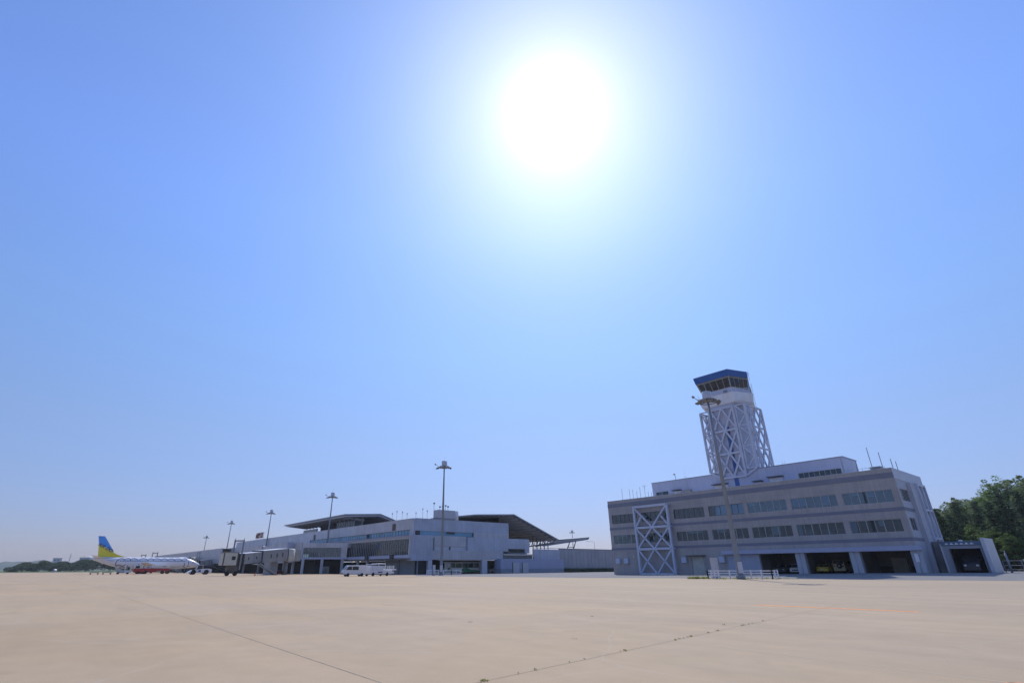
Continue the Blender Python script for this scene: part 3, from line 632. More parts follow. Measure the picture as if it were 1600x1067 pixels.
fence('white three rail fence left of the mast beside the grey cabinet', [(-13.6, 120.9), (-12.2, 120.3), (-10.9, 119.4)], 1.1, FG)
fence('white three rail fence right of the mast in front of the bus', [(-9.9, 119.6), (-8.2, 120.1), (-6.2, 120.8)], 1.1, FG)
def cabinet(label, x, y, rz, wd, h, m, g):
    t = thing('equipment_cabinet', label, 'cabinet', (x, y, 0), rz, g)
    MB().box(-wd / 2, wd / 2, -.35, .35, .12, h).box(-wd / 2 - .04, wd / 2 + .04, -.39, .39, h, h + .08).build('body', m, t, bevel=.02)
    MB().box(-wd / 2 - .05, wd / 2 + .05, -.4, .4, 0, .12).build('plinth', lightstone, t)
    MB().box(-wd / 2 + .06, wd / 2 - .06, -.37, -.352, .25, h - .1).build('door', m, t)
cabinet('tall pale cabinet inside the white fence by the tall mast', 30.9, 76.2, -.35, .95, 2.45, lightstone, 'cabinets beside the masts')
cabinet('pale upright cabinet behind the left white fence near the terminal', -12.1, 121.2, .1, .62, 1.95, pale, 'cabinets beside the masts')

# ------------------------------------------------------------------ terminal
TM = thing('terminal_building', 'long silver passenger terminal with folded metal roofs and glazed lounges', 'terminal', Wp(0, 0), RZ)
def tb(name, m, *boxes):
    k = MB()
    for b in boxes: k.box(*b)
    return k.build(name, m, TM)
def strips(name, a, b, z0, z1, y, n, fr, gl, axis='X', sgn=-1, tw=.05, back=None):
    f = MB(); q = MB()
    def bx(M, x0, x1, ya, yb, za, zb):
        if axis == 'X': M.box(x0, x1, ya, yb, za, zb)
        else: M.box(ya, yb, x0, x1, za, zb)
    for i in range(n + 1):
        x = a + (b - a) * i / n; bx(f, x - tw, x + tw, y - .1, y + .1, z0 + .1, z1 - .1)
    bx(f, a, b, y - .1, y + .1, z0, z0 + .1); bx(f, a, b, y - .1, y + .1, z1 - .1, z1)
    o = f.build(name, fr, TM); bx(q, a, b, y - .01, y + .01, z0 + .02, z1 - .02); q.build('pane', gl, o); return o
# upper storey along the apron
tb('upper_wall', termw, (-208, -43.0, -25, -24.6, 10.45, 13.05), (-208, -112, -25, -24.6, 8.4, 10.45), (-44.0, -43.0, -25.0, -24.6, 9.0, 10.45), (-208, -207.6, -24.6, -5, 8.4, 13.05))
tb('upper_roof', roofm, (-207.6, -43.4, -24.6, 6, 12.6, 12.9))
tb('coping', pale, (-208.1, -42.95, -25.06, -24.5, 13.052, 13.14))
strips('glazing', -112, -44.0, 9.2, 10.44, -24.7, 44, galv, skyglass)
for x, z in ((-52.3, 11.4), (-108, 11.2)): tb('louvre', mat('louvre_dark', (.10, .09, .08), .7), (x - .9, x + .9, -25.05, -25.002, z - .8, z + .9))
tb('wall_lamp', darkm, (-67.5, -66.9, -25.3, -25.0, 9.2, 10.3))
# lounge volume with the large window
tb('lounge_wall', termw, (-80, -41.2, -26.4, -26.0, 8.2, 8.6), (-80, -78.0, -26.4, -26.0, 4.4, 8.2), (-41.75, -41.2, -26.4, -26.0, 4.4, 8.2))
tb('lounge_roof', mat('lounge_roof_pink', (.42, .38, .40), .6, noise=.05), (-80, -41.2, -26.6, -24.65, 8.6, 8.75))
tb('lounge_sill', mat('sill_blue_grey', (.42, .45, .58), .45), (-80, -41.2, -26.7, -26.0, 3.7, 4.4))
strips('lounge_glazing', -78, -41.75, 4.4, 8.2, -26.2, 32, mat('glazing_bar', (.30, .31, .33), .5), gl_term, tw=.04)
li = mat('lounge_interior_pale', (.42, .46, .47), .8, noise=.15, nscale=.3)
tb('lounge_interior', li, (-80, -41.4, -19, -18.8, 3.6, 8.6), (-80, -41.4, -26, -19, 3.45, 3.6), (-80, -79.8, -26, -19, 3.6, 8.6))
random.seed(5); lfm = mat('lounge_furniture', (.45, .54, .62), .7)
for i in range(14):
    x = -77 + i * 2.4; MB().box(x, x + random.uniform(1.2, 2.2), -24 + random.uniform(0, 3), -20.5, 3.61, 3.6 + random.uniform(.8, 2.2)).build('lounge_seat_row', lfm, TM)
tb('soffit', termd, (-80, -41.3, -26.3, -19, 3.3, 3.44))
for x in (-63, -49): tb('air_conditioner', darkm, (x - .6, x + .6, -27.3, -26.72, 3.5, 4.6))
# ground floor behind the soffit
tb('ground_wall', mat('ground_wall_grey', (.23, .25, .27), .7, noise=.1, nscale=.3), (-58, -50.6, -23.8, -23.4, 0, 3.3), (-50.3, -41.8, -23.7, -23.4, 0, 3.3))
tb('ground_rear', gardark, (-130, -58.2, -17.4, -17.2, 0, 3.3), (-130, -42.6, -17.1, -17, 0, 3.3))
tb('dark_opening', mat('dark_opening', (.012, .018, .018), .6), (-42.05, -42.02, -24.2, -20.9, 0, 3.2))  # near-black sheet paints the shade of the open undercroft corner
# corner block and side facade
tb('corner_block', termb, (-43.0, -41.2, -25.98, -25.01, 3.1, 8.59), (-44, -41.3, -24.99, -19.6, 3.1, 9.1))
tb('side_upper_wall', termb, (-42.4, -42, -24.55, 6.7, 10.15, 13.05))
tb('side_corner', termb, (-42.98, -42, -24.99, -24.56, 9.11, 13.05))
tb('side_coping', pale, (-42.5, -41.94, -24.55, 6.76, 13.052, 13.14))
tb('side_end', termw, (-48, -42.4, 6.4, 6.7, 9.0, 13.05))
tb('side_middle_wall', termw, (-42.3, -41.9, -19.55, -8.4, 6.55, 9.1), (-42.3, -42, -6, 6.7, 9.0, 10.14))
tb('side_window_strip', skyglass, (-42.35, -42.2, -23, -6, 9.12, 10.14)); tb('side_strip_pier', darkm, (-42.3, -42.05, -24.2, -23.1, 9.3, 10.1), (-42.3, -42.05, -6.3, -5.7, 9.2, 10.1), (-42.3, -42.05, -14.9, -12.3, 9.6, 10.1))
tb('side_white_strip', pale, (-42.3, -42.1, -19.55, -8.4, 5.6, 6.54)); tb('side_strip_vent', darkm, (-42.08, -42, -14, -13.6, 5.7, 6.5))
tb('side_projecting_wall', termb, (-42.3, -41.5, -8.38, 14.2, 6.3, 9.0), (-42.3, -41.5, -8.38, 6.0, 5.6, 6.3), (-42.3, -41.5, 12.5, 14.2, 5.2, 6.3), (-42.3, -41.5, 6.0, 12.5, 5.2, 5.3))
tb('side_window', gl_term, (-42.0, -41.8, 6.0, 12.5, 5.3, 6.3)); tb('side_window_back', inner, (-43.4, -42.4, 5, 13, 5, 6.5))
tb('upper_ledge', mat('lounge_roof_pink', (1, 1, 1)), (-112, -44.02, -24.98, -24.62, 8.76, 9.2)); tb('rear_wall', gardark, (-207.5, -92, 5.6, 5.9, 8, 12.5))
tb('side_end_wall', termb, (-60, -42.3, 14.0, 14.2, 5.2, 9.0))
tb('side_band', termw, (-42.3, -41.3, -19.55, 3.9, 3.35, 5.58))
tb('side_ledge', cream, (-42.3, -40.9, 3.92, 15.5, 4.55, 4.95)); tb('side_ledge_soffit', termd, (-42.3, -41.2, 3.92, 15.0, 3.65, 4.54))
tb('side_annex_wall', mat('annex_blue_wall', (.34, .38, .52), .5, noise=.04, nscale=.4, streak=.08), (-42.3, -39.6, 1.5, 26.3, 1.1, 3.64))
tb('side_annex_base', mat('annex_base', (.25, .29, .35), .6, noise=.08), (-42.3, -39.63, 1.52, 26.28, 0, 1.1))
for y in (6.0, 9.6): tb('service_door', mat('service_door', (.48, .50, .53), .5), (-39.6, -39.55, y, y + 2.3 - (y > 9) * .1, .02, 2.6)); tb('service_door_frame', darkfr, (-39.6, -39.53, y - .25, y - .02, 0, 2.75))
tb('pillar', pale, (-42.1, -41.2, -3.6, -1.9, 0, 3.34)); tb('pillar', pale, (-42.1, -41.3, -20.8, -19.6, 0, 3.09))
tb('undercroft_wall', mat('undercroft_green', (.05, .075, .045), .8, noise=.3, nscale=.4), (-50.3, -50, -19, 14, 0, 3.34)); tb('undercroft_ceiling', termd, (-50, -42.31, -19.5, 1.5, 3.36, 3.5))
tb('side_base_fill', termb, (-60, -42.4, -19, 14.0, 3.55, 9.0))
# low angled lounge to the left
lo = [(-82.7, -38.0), (-75.6, -27.2), (-74.8, -26.0 - .72), (-74.8, -24), (-95, -24), (-150, -30), (-150, -42.0)]
def seg2(f): return (lo[0][0] + (lo[1][0] - lo[0][0]) * f, lo[0][1] + (lo[1][1] - lo[0][1]) * f)
MB().prism([lo[0], lo[1], (-75.6, -24.65), (-92, -24.65), (-98, -38.6)], 7.0, 8.3).build('low_lounge_roof', termw, TM)
MB().prism([lo[0], lo[1], (-75.6, -25.1), (-92, -25.1), (-98, -38.6)], 3.9, 4.45).build('low_lounge_sill', mat('sill_blue_grey', (1, 1, 1)), TM)
k = MB()
for f0, f1 in ((0, .03), (.86, 1)):
    a, b = seg2(f0), seg2(f1); MB().prism([a, b, (b[0] - .4, b[1] + .3), (a[0] - .4, a[1] + .3)], 4.45, 7.0).build('low_lounge_wall', termw, TM)
k = MB()
for i in range(21):
    p = seg2(.03 + .83 * i / 20); k.box(p[0] - .05, p[0] + .05, p[1] - .05, p[1] + .12, 4.45, 7.0)
lf = k.build('low_lounge_glazing', galv, TM); a, b = seg2(.02), seg2(.87); MB().prism([(a[0] - .05, a[1] + .08), (b[0] - .05, b[1] + .08), (b[0] - .1, b[1] + .12), (a[0] - .1, a[1] + .12)], 4.46, 6.99).build('pane', gl_term, lf)
MB().prism([(-86, -34.5), (-80, -25.4), (-80.3, -25.3), (-86.5, -34.3)], 4.46, 6.99).build('low_lounge_interior', li, TM)
tb('low_lounge_return', termw, (-120, -82.75, -38.3, -37.9, 3.9, 8.45), (-160, -120, -38.6, -38.2, 3.6, 8.9), (-330, -160, -42, -41.6, 3.4, 9.0), (-330, -160, -41.6, -20, 8.7, 8.9), (-160, -98.2, -38.1, -25.1, 8.1, 8.3))
tb('pier_wall', termw, (-330, -208.4, -25, -24.5, 8, 10.95), (-330, -208.4, -24.5, -6, 10.5, 10.9))
tb('pier_block', termb, (-104, -88.5, -40.5, -38.31, 3.0, 8.7))
for x in (-130, -99): MB().lathe([(1.0, 8.2), (1.0, 8.45), (.8, 8.75), (.4, 8.95), (.05, 9.0)], 14, (x, -35)).build('roof_dome', whitep, TM)
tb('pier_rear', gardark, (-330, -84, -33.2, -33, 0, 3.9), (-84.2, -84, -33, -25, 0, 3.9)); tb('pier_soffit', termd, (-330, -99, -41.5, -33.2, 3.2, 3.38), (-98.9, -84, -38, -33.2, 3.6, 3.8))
for s_, d_2 in ((-82.2, -37.5), (-79.2, -33), (-76.5, -28), (-71, -25.6), (-65, -25.6), (-90, -37.5), (-97, -37.8), (-110, -37.9), (-122, -38), (-140, -38), (-158, -38)):
    tb('pillar', pale, (s_ - .3, s_ + .3, d_2 - .3, d_2 + .3, 0, 3.9 if s_ < -75 else 3.3))
tb('ceiling_lamp', mat('lit_lamp', (.9, .85, .7), .5, emit=((1, .93, .75), 1.2)), (-78, -77, -24, -23.8, 3.2, 3.28), (-74, -73, -24, -23.8, 3.2, 3.28))
tb('stored_goods', mat('stored_goods', (.30, .29, .28), .8, noise=.4, nscale=.8), (-84, -82.5, -31.5, -30, 0, 1.6), (-81.7, -80.6, -31.5, -30, 0, 2.0), (-90, -88, -31.8, -30.5, 0, .9), (-76, -74, -22, -20, 0, 1.2))
# folded roofs
def plate(name, pts, th, parent=TM, m=roofm, s0=0, s1=0):
    """folded roof: profile pts (d,z) extruded from s0 to s1, thickness th"""
    k = MB(); n = len(pts)
    topv = [(d, z) for d, z in pts]; botv = [(d, z - th) for d, z in pts]
    for s_ in (s0, s1): pass
    for i in range(n - 1):
        (d0, z0), (d1, z1) = pts[i], pts[i + 1]
        k.add([(s0, d0, z0), (s1, d0, z0), (s1, d1, z1), (s0, d1, z1)], [(0, 1, 2, 3)])
        k.add([(s1, d0, z0), (s1, d0, z0 - th), (s1, d1, z1 - th), (s1, d1, z1)], [(0, 1, 2, 3)])
        k.add([(s0, d0, z0), (s0, d0, z0 - th), (s0, d1, z1 - th), (s0, d1, z1)], [(3, 2, 1, 0)])
        k.add([(s0, d0, z0 - th), (s1, d0, z0 - th), (s1, d1, z1 - th), (s0, d1, z1 - th)], [(3, 2, 1, 0)])
    for i in (0, n - 1):
        d0, z0 = pts[i]; k.add([(s0, d0, z0), (s0, d0, z0 - th), (s1, d0, z0 - th), (s1, d0, z0)], [(0, 1, 2, 3)])
    return k.build(name, m, parent)
# right roof
pr = [(-11.5, 14.3), (-5.3, 15.05), (9.0, 15.85), (27.3, 9.35), (41.8, 10.4)]
pe = pr[:4]
plate('folded_roof', pe[:3], .32, s0=-90, s1=-42.0); plate('folded_roof', pe[2:], .32, s0=-150, s1=-42.0)
# canopy wing: tapered lattice beam past the valley
k = MB().box(-42.15, -41.95, 0, 0, 0, 0); k = MB().loft([(-42.1, y, z) for y, z in ((27.0, 9.3), (41.7, 10.38), (41.5, 9.85), (36, 9.35), (27, 8.45), (24.0, 8.3))], [(-42.0, y, z) for y, z in ((27.0, 9.3), (41.7, 10.38), (41.5, 9.85), (36, 9.35), (27, 8.45), (24.0, 8.3))]).build('canopy_fascia', roofm, TM)
k = MB().add([(-42, 27.3, 9.35), (-42, 41.8, 10.42), (-42, 41.6, 9.95), (-42, 36, 8.9), (-42, 27.5, 8.75)], [(0, 1, 2, 3, 4)])
k = MB(); A_ = [(27.3, 9.35), (41.8, 10.42), (41.6, 10.1), (27.3, 9.0)]
k.loft([(-42, y, z) for y, z in A_], [(-85, y, z) for y, z in A_]); k.build('canopy_wing', roofm, TM)
k = MB()
bt = lambda y: 7.35 + (y - 20.5) * (9.75 - 7.35) / 20.5; tp = lambda y: 9.0 + (y - 27.3) * .075
for sx in (-42.2, -45.5, -49):
    k.bar((sx, 20.5, 7.35), (sx, 41.2, 9.8), .34, .34)
    y = 27.3; up = True
    while y < 40:
        k.bar((sx, y, tp(y) if up else bt(y)), (sx, y + 1.3, bt(y + 1.3) if up else tp(y + 1.3)), .2, .2); y += 1.3; up = not up
    y = 21
    while y < 27: k.bar((sx, y, bt(y)), (sx, y + 1.0, min(9.2 + (27.3 - y) * .2, bt(y) + 1.9)), .14, .14); y += 1.1
k.build('canopy_truss', galv, TM)
k = MB()
for i in range(17):
    y = -4 + i * 1.8
    if y < 9: z = 15.05 + (y + 5.3) * .8 / 14.3
    else: z = 15.85 - (y - 9) * 6.5 / 18.3
    k.bar((-42.3, y, z - .55), (-75 if y < 9 else -149, y, z - .55), .14, .26)
k.build('roof_rib', mat('roof_rib', (.38, .38, .40), .6), TM)
k = MB()  # tapering soffit below the roof, deeper towards the valley
so = [(-8, 13.6), (6.8, 14.6), (9, 14.5), (20.6, 7.35), (27.3, 8.9)]
for i in range(2, 4):
    (d0, z0), (d1, z1) = so[i], so[i + 1]
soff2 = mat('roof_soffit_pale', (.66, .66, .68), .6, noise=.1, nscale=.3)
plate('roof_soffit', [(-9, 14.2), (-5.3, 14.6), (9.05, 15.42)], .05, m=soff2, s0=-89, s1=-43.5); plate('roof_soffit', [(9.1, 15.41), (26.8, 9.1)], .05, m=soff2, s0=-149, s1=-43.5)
k = MB().bar((-42.1, 6.8, 13.9), (-46, 20.3, 7.5), .3, .5); k.v = []; k.f = []; k.sm = []
for i in range(5):
    y = 20.0 + i * 1.6; k.bar((-46, y, 6.6), (-46, y, 15.0 - max(0, (y - 9)) * .356 - .6), .2, .2, (0, 1, 0))
k.build('roof_column', darkm, TM)
tb('landside_dark_panel', gardark, (-60.2, -60, 14.2, 26, 6.4, 8.6)); tb('landside_wall', gardark, (-150, -48.1, 8.0, 8.2, 6.5, 15.2))  # landside panel: opaque dark sheet added behind the columns to cover sky gaps
k = MB().bar((-42, 31.0, 6.8), (-42, 32.2, 8.7), .2, .2, (0, 1, 0)).bar((-42, 33.8, 6.8), (-42, 35, 9.0), .2, .2, (0, 1, 0)).bar((-42, 30.9, 7.2), (-42, 34, 7.2), .15, .15); k.build('roof_strut', darkm, TM)
# left roof
lr = [(-21.7, 18.0), (-8.5, 18.75), (8, 12.9)]
plate('folded_roof', [(-21.7, 18.0), (-8.5, 18.8), (-3.2, 17.2), (8, 13.2)], .38, s0=-152, s1=-92.5)
plate('roof_fascia', [(-21.2, 17.55), (-8.5, 18.35), (-3.2, 16.75)], .34, m=pale, s0=-151, s1=-92.8)
plate('roof_soffit', [(-20.8, 17.2), (-8.5, 17.8), (4, 13.6)], .08, m=soffm, s0=-149, s1=-94)
k = MB()
for i in range(16):
    x = -148 + i * 3.5; k.bar((x, -21.1, 17.25), (x, -13, 16.6), .25, .5)
k.build('roof_rib', mat('roof_rib', (.1, .1, .1)), TM)
tb('deck_wall', termw, (-143, -129, -16.5, -16, 13, 15.6)); tb('deck_dark', gardark, (-129, -109, -15, -14.8, 13, 17.6))
k = MB()
strips('deck_glazing', -109, -94.5, 13.0, 17.4, -17.0, 10, galv, gl_term); tb('deck_interior', mat('deck_interior', (.33, .34, .36), .8), (-109, -94.5, -14, -13.8, 13, 17.6))
# roof top clutter
tb('roof_plant_room', lightstone, (-44, -41.9, -17.9, -12.4, 13.15, 15.55)); tb('roof_plant_base', galv, (-44.5, -41.8, -18.6, -12.6, 13.15, 13.5))
MB().tube((-42.6, -11.6, 13.1), (-42.6, -11.6, 15.5), .7, .7, 14).build('flue', whitep, TM)
for y, h in ((-18.7, 17.0), (-16.8, 16.2), (-15.9, 16.3), (-15.0, 16.6), (-14.2, 16.4)): MB().tube((-42.8, y, 13.2), (-42.8, y, h), .05).box(-42.9, -42.6, y - .2, y + .2, h, h + .35).build('antenna', galv, TM)
for s_, d_2, h in ((-47, -24.3, 1.6), (-49.5, -24.3, 2.2), (-52.5, -24.3, 2.6), (-55, -24.3, 2.2), (-43, -22, 2.6), (-43, -24, 1.5), (-43, -20.6, 2.2)):
    MB().tube((s_, d_2, 13.1), (s_, d_2, 13.1 + h), .035).tube((s_, d_2, 13.1 + h - .4), (s_, d_2, 13.1 + h), .08, .15).build('antenna', galv, TM)
# lettering on the roof
f_ = bpy.data.curves.new('roof_lettering', 'FONT'); f_.body = '\u51fd\u9928\u7a7a\u6e2f'; f_.size = 2.5; f_.extrude = .12; f_.space_character = 1.05
f_.offset = 0.02
fo = bpy.data.objects.new('roof_lettering', f_); S.collection.objects.link(fo)
dg_ = bpy.context.evaluated_depsgraph_get(); me = bpy.data.meshes.new_from_object(fo.evaluated_get(dg_)); bpy.data.objects.remove(fo)
me.materials.clear(); me.materials.append(mat('sign_red_brown', (.22, .08, .06), .5))
so_ = bpy.data.objects.new('roof_lettering', me); S.collection.objects.link(so_); so_.parent = TM; so_.location = (-178.5, -24.8, 13.9); so_.rotation_euler = (pi / 2, 0, 0)
k = MB()
for i in range(6): k.tube((-178 + i * 2, -24.6, 13.0), (-178 + i * 2, -24.6, 16), .06)
k.tube((-178.4, -24.6, 14), (-167.5, -24.6, 14), .06).tube((-178.4, -24.6, 15.8), (-167.5, -24.6, 15.8), .06); k.build('lettering_frame', galv, TM)

# blast wall on the far right of the terminal
BW = thing('blast_wall', 'long grey ribbed screen wall between the terminal and the office block', 'wall', Wp(0, 0), RZ)
wallrib = panelled('screen_wall_panel', (.37, .37, .40), 1.0, 6.0, rough=.6, metal=0.1, line=.88, noise=.02)
MB().box(-42.4, -42, 27.3, 62, 0.95, 6.7).box(-42.35, -42.05, 27.3, 62, 0, .95).build('screen', wallrib, BW)
MB().box(-42.35, -41.95, 16.2, 27.28, 0, 6.4).build('blue_screen', termb, BW)
k = MB()
for i in range(20): k.box(-41.98, -41.94, 27.5 + i * 1.8, 27.6 + i * 1.8, .9, 6.6)
k.build('rib', mat('screen_rib', (.36, .36, .39), .6), BW); MB().box(-42.5, -41.9, 16.2, 62, 6.702, 6.8).build('coping', galv, BW)

# distant lamp post behind the screen wall
k = thing('street_lamp', 'thin street lamp with one arm behind the grey screen wall', 'street lamp', (50, 260, 0))
MB().tube((0, 0, 0), (0, 0, 12.4), .12, .07).tube((0, 0, 12.4), (-3.2, 0, 12.6), .06).build('pole', galv, k); MB().box(-3.8, -3.0, -.15, .15, 12.5, 12.7).build('lamp_head', pale, k)
k0 = None
# raised ground in front of and under the right half of the office block
def gh(s_): return max(0.0, min(.5, .5 * (s_ - 16) / 36))
k = MB(); ss = [16, 24, 32, 40, 47, 52, 56, 66, 80, 130]
near = lambda s_: -31 + (s_ - 16) * .27 if s_ < 66 else -17.5 + (s_ - 66) * .3
for i in range(len(ss) - 1):
    a, b = ss[i], ss[i + 1]
    for r in range(3):
        da = [near(a) + .5, -2.0, .3 if False else 14.0, 60][r:r + 2]; db = [near(b) + .5, -2.0, 14.0, 60][r:r + 2]
        za = [.008, gh(a) + .008, gh(a) + .008, gh(a) + .008][r:r + 2]; zb_ = [.008, gh(b) + .008, gh(b) + .008, gh(b) + .008][r:r + 2]
        k.add([Wp(a, da[0], za[0]), Wp(b, db[0], zb_[0]), Wp(b, db[1], zb_[1]), Wp(a, da[1], za[1])], [(0, 1, 2, 3)])
tag(k.build('ramp', asphalt_m), kind='structure')
GZ = .51
A.location.z = 0.25

# ------------------------------------------------------------------ vehicles
def wheel(parent, x, y, r=.33, wd=.22, side=1):
    t = MB().lathe([(r * .55, -wd / 2), (r * .9, -wd / 2), (r, -wd * .35), (r, wd * .35), (r * .9, wd / 2), (r * .55, wd / 2)], 20, (0, 0), 'Y').build('wheel', rubber, parent)
    t.location = (x, y, r)
    MB().lathe([(r * .56, -wd * .42), (r * .6, wd * .42 * side), (r * .5, wd * .46 * side), (r * .15, wd * .40 * side)], 14, (0, 0), 'Y').build('rim', rim_m, t)
    return t
lamp_r = mat('tail_lamp', (.45, .02, .02), .3); lamp_w = mat('head_lamp', (.75, .75, .72), .15); plate_m = mat('number_plate', (.7, .7, .66), .5)
def car(label, body_m, loc, rz, group, L=4.3, W_=1.7, H=1.45, prof=None, spare=False, name='parked_car', cat='car', wr=.32):
    t = thing(name, label, cat, loc, rz, group)
    if prof is None: prof = [(-.5, .25), (-.5, .62), (-.46, .72), (-.30, .74), (-.18, 1.0), (.18, 1.0), (.32, .72), (.47, .60), (.5, .5), (.5, .22)]
    P = [(x * L, z * H) for x, z in prof]
    nlow = [p for p in P]
    belt = .70 * H
    low = [(x, z) for x, z in P if z <= belt * 1.06]; 
    lowp = [(P[0][0], .26), (P[0][0], min(belt, P[1][1])), (P[2][0], belt), (P[3][0], belt), (P[6][0], belt), (P[7][0], P[7][1]), (P[8][0], P[8][1]), (P[9][0], .26)]
    MB().side(lowp, -W_ / 2, W_ / 2).build('body', body_m, t, bevel=.07)
    up = [P[3], P[4], P[5], P[6]]; up = [(up[0][0], belt), up[1], up[2], (up[3][0], belt)]
    k = MB(); ins = .10
    a = [(x, -W_ / 2 + .04, z) if z <= belt + .01 else (x, -W_ / 2 + .04 + ins, z) for x, z in up]; b = [(x, W_ / 2 - .04, z) if z <= belt + .01 else (x, W_ / 2 - .04 - ins, z) for x, z in up]
    k.loft(a, b); k.build('cabin', mat('dark_glass', (.02, .025, .03), .08), t, bevel=.03)
    k = MB(); k.box(up[1][0] + .05, up[2][0] - .05, -W_ / 2 + ins + .06, W_ / 2 - ins - .06, H - .02, H + .03)
    for i, sgn in ((0, -1), (0, 1), (1, -1), (1, 1)):
        lo_, hi_ = (up[0], up[1]) if i == 0 else (up[3], up[2])
        k.bar((lo_[0], sgn * (W_ / 2 - .06), belt), (hi_[0], sgn * (W_ / 2 - .05 - ins), H), .07, .07)
    xm_ = (up[0][0] + up[3][0]) / 2
    for sgn in (-1, 1): k.bar((xm_, sgn * (W_ / 2 - .05), belt), (xm_, sgn * (W_ / 2 - .04 - ins), H), .07, .06, (1, 0, 0))
    k.build('roof', body_m, t)
    for x in (-L * .31, L * .31):
        for sgn in (-1, 1): wheel(t, x, sgn * (W_ / 2 - .1), wr, .2, sgn)
    for sgn in (-1, 1):
        MB().box(L * .497, L * .503, sgn * (W_ / 2 - .42), sgn * (W_ / 2 - .12), .5 * H * .8, .5 * H * .98).build('headlight', lamp_w, t)
        MB().box(-L * .503, -L * .497, sgn * (W_ / 2 - .34), sgn * (W_ / 2 - .08), .46 * H, .6 * H).build('tail_light', lamp_r, t)
    MB().box(-L * .504, -L * .498, -.22, .22, .38 * H, .46 * H).build('number_plate', plate_m, t)
    MB().box(L * .498, L * .504, -.5, .5, .30 * H, .42 * H).build('grille', darkm, t)
    if spare: MB().lathe([(.10, -L * .5 - .02), (.34, -L * .5 - .02), (.36, -L * .5 - .12), (.30, -L * .5 - .2), (.08, -L * .5 - .2)], 18, (0, .85), 'Y').build('spare_wheel', rubber, t).rotation_euler = (0, 0, -pi / 2)
    return t
CG = 'cars parked in the open garages'
yellow = mat('yellow_car_paint', (.62, .50, .05), .35); beigey = mat('pale_yellow_paint', (.42, .38, .20), .4); silver = mat('silver_paint', (.45, .47, .52), .3, metal=.4); whitec = mat('white_car_paint', (.7, .7, .72), .3); darkc = mat('dark_car_paint', (.03, .035, .05), .3)
boxy = [(-.5, .2), (-.5, .55), (-.5, .6), (-.49, .6), (-.44, 1.0), (.22, 1.0), (.30, .6), (.48, .55), (.5, .5), (.5, .2)]
car('low yellow car parked tail out in the middle garage bay', yellow, Wp(40.1, 4.4, GZ * .8), RZ + pi / 2, CG, 4.2, 1.72, 1.32)
suv = car('pale yellow off roader with a spare wheel on its tail in the middle garage bay', beigey, Wp(42.3, 5.2, GZ * .9), RZ + pi / 2, CG, 4.0, 1.7, 1.85, boxy, wr=.38)
MB().lathe([(.05, -.10), (.33, -.10), (.36, 0), (.33, .1), (.05, .1)], 20, (0, 0), 'Y').build('spare_wheel', rubber, suv)
sw = suv.children[-1]; sw.location = (-2.12, -.15, 1.0); sw.rotation_euler = (0, 0, pi / 2)
MB().lathe([(.02, .11), (.16, .11), (.16, .13), (.02, .13)], 14, (0, 0), 'Y').build('hub', rim_m, sw)
car('white car parked nose out beside the pillar in the left garage bay', whitec, Wp(36.0, 4.2, GZ * .6), RZ - pi / 2, CG, 4.2, 1.7, 1.45)
car('dim silver blue car deep at the left side of the left garage bay', mat('dim_blue_paint', (.10, .14, .18), .4), Wp(32.6, 6.4, GZ * .5), RZ - pi / 2, CG, 4.2, 1.7, 1.5)
car('dark van with pale headlights inside the low annex garage', darkc, Wp(58.3, 6.9, GZ), RZ - pi / 2, CG, 4.4, 1.85, 2.1, [(-.5, .2), (-.5, .6), (-.5, .6), (-.5, .6), (-.48, 1.0), (.30, 1.0), (.42, .6), (.5, .5), (.5, .4), (.5, .2)], wr=.36)
car('white hatchback parked at the left end of the low blue annex of the terminal', whitec, Wp(-45.2, 3.9, 0), RZ - pi / 2, None, 4.3, 1.7, 1.6)

def text_mesh(body, size, ext, m, parent, name, loc, rot, shear=.0, offset=0.0):
    f = bpy.data.curves.new(name, 'FONT'); f.body = body; f.size = size; f.extrude = ext; f.shear = shear; f.offset = offset
    o = bpy.data.objects.new(name, f); S.collection.objects.link(o); dg = bpy.context.evaluated_depsgraph_get()
    me = bpy.data.meshes.new_from_object(o.evaluated_get(dg)); bpy.data.objects.remove(o); me.materials.clear(); me.materials.append(m)
    o = bpy.data.objects.new(name, me); S.collection.objects.link(o); o.parent = parent; o.location = loc; o.rotation_euler = rot; return o

# -------- airliner
AP = thing('airliner', 'white twin engine airliner with blue and yellow tail parked nose to the terminal', 'airliner', Wp(-165, -66), RZ + pi / 2)
acw = mat('aircraft_white', (.78, .79, .83), .25, noise=.03, nscale=.6); navy = mat('navy_lettering', (.02, .03, .14), .4)
st = [(18.1, .06, 2.95, .06), (17.8, .42, 2.95, .40), (17.0, .85, 3.02, .80), (15.8, 1.28, 3.22, 1.22), (14.6, 1.58, 3.42, 1.55), (13.0, 1.82, 3.54, 1.85), (11, 1.88, 3.56, 2.0), (-5.5, 1.88, 3.56, 2.0), (-8, 1.82, 3.72, 1.84), (-11, 1.52, 4.12, 1.46), (-14, 1.05, 4.62, .98), (-16, .62, 4.98, .62), (-17.4, .22, 5.15, .26), (-17.6, .08, 5.15, .1)]
k = MB(); n = 28; rings = [[(x, rw * cos(2 * pi * i / n), zc + rh * sin(2 * pi * i / n)) for i in range(n)] for x, rw, zc, rh in st]
for a, b in zip(rings[:-1], rings[1:]): k.loft(a, b, False, True)
k.add(rings[0], [tuple(range(n))]); k.add(rings[-1], [tuple(range(n))])
fus = k.build('fuselage', acw, AP)
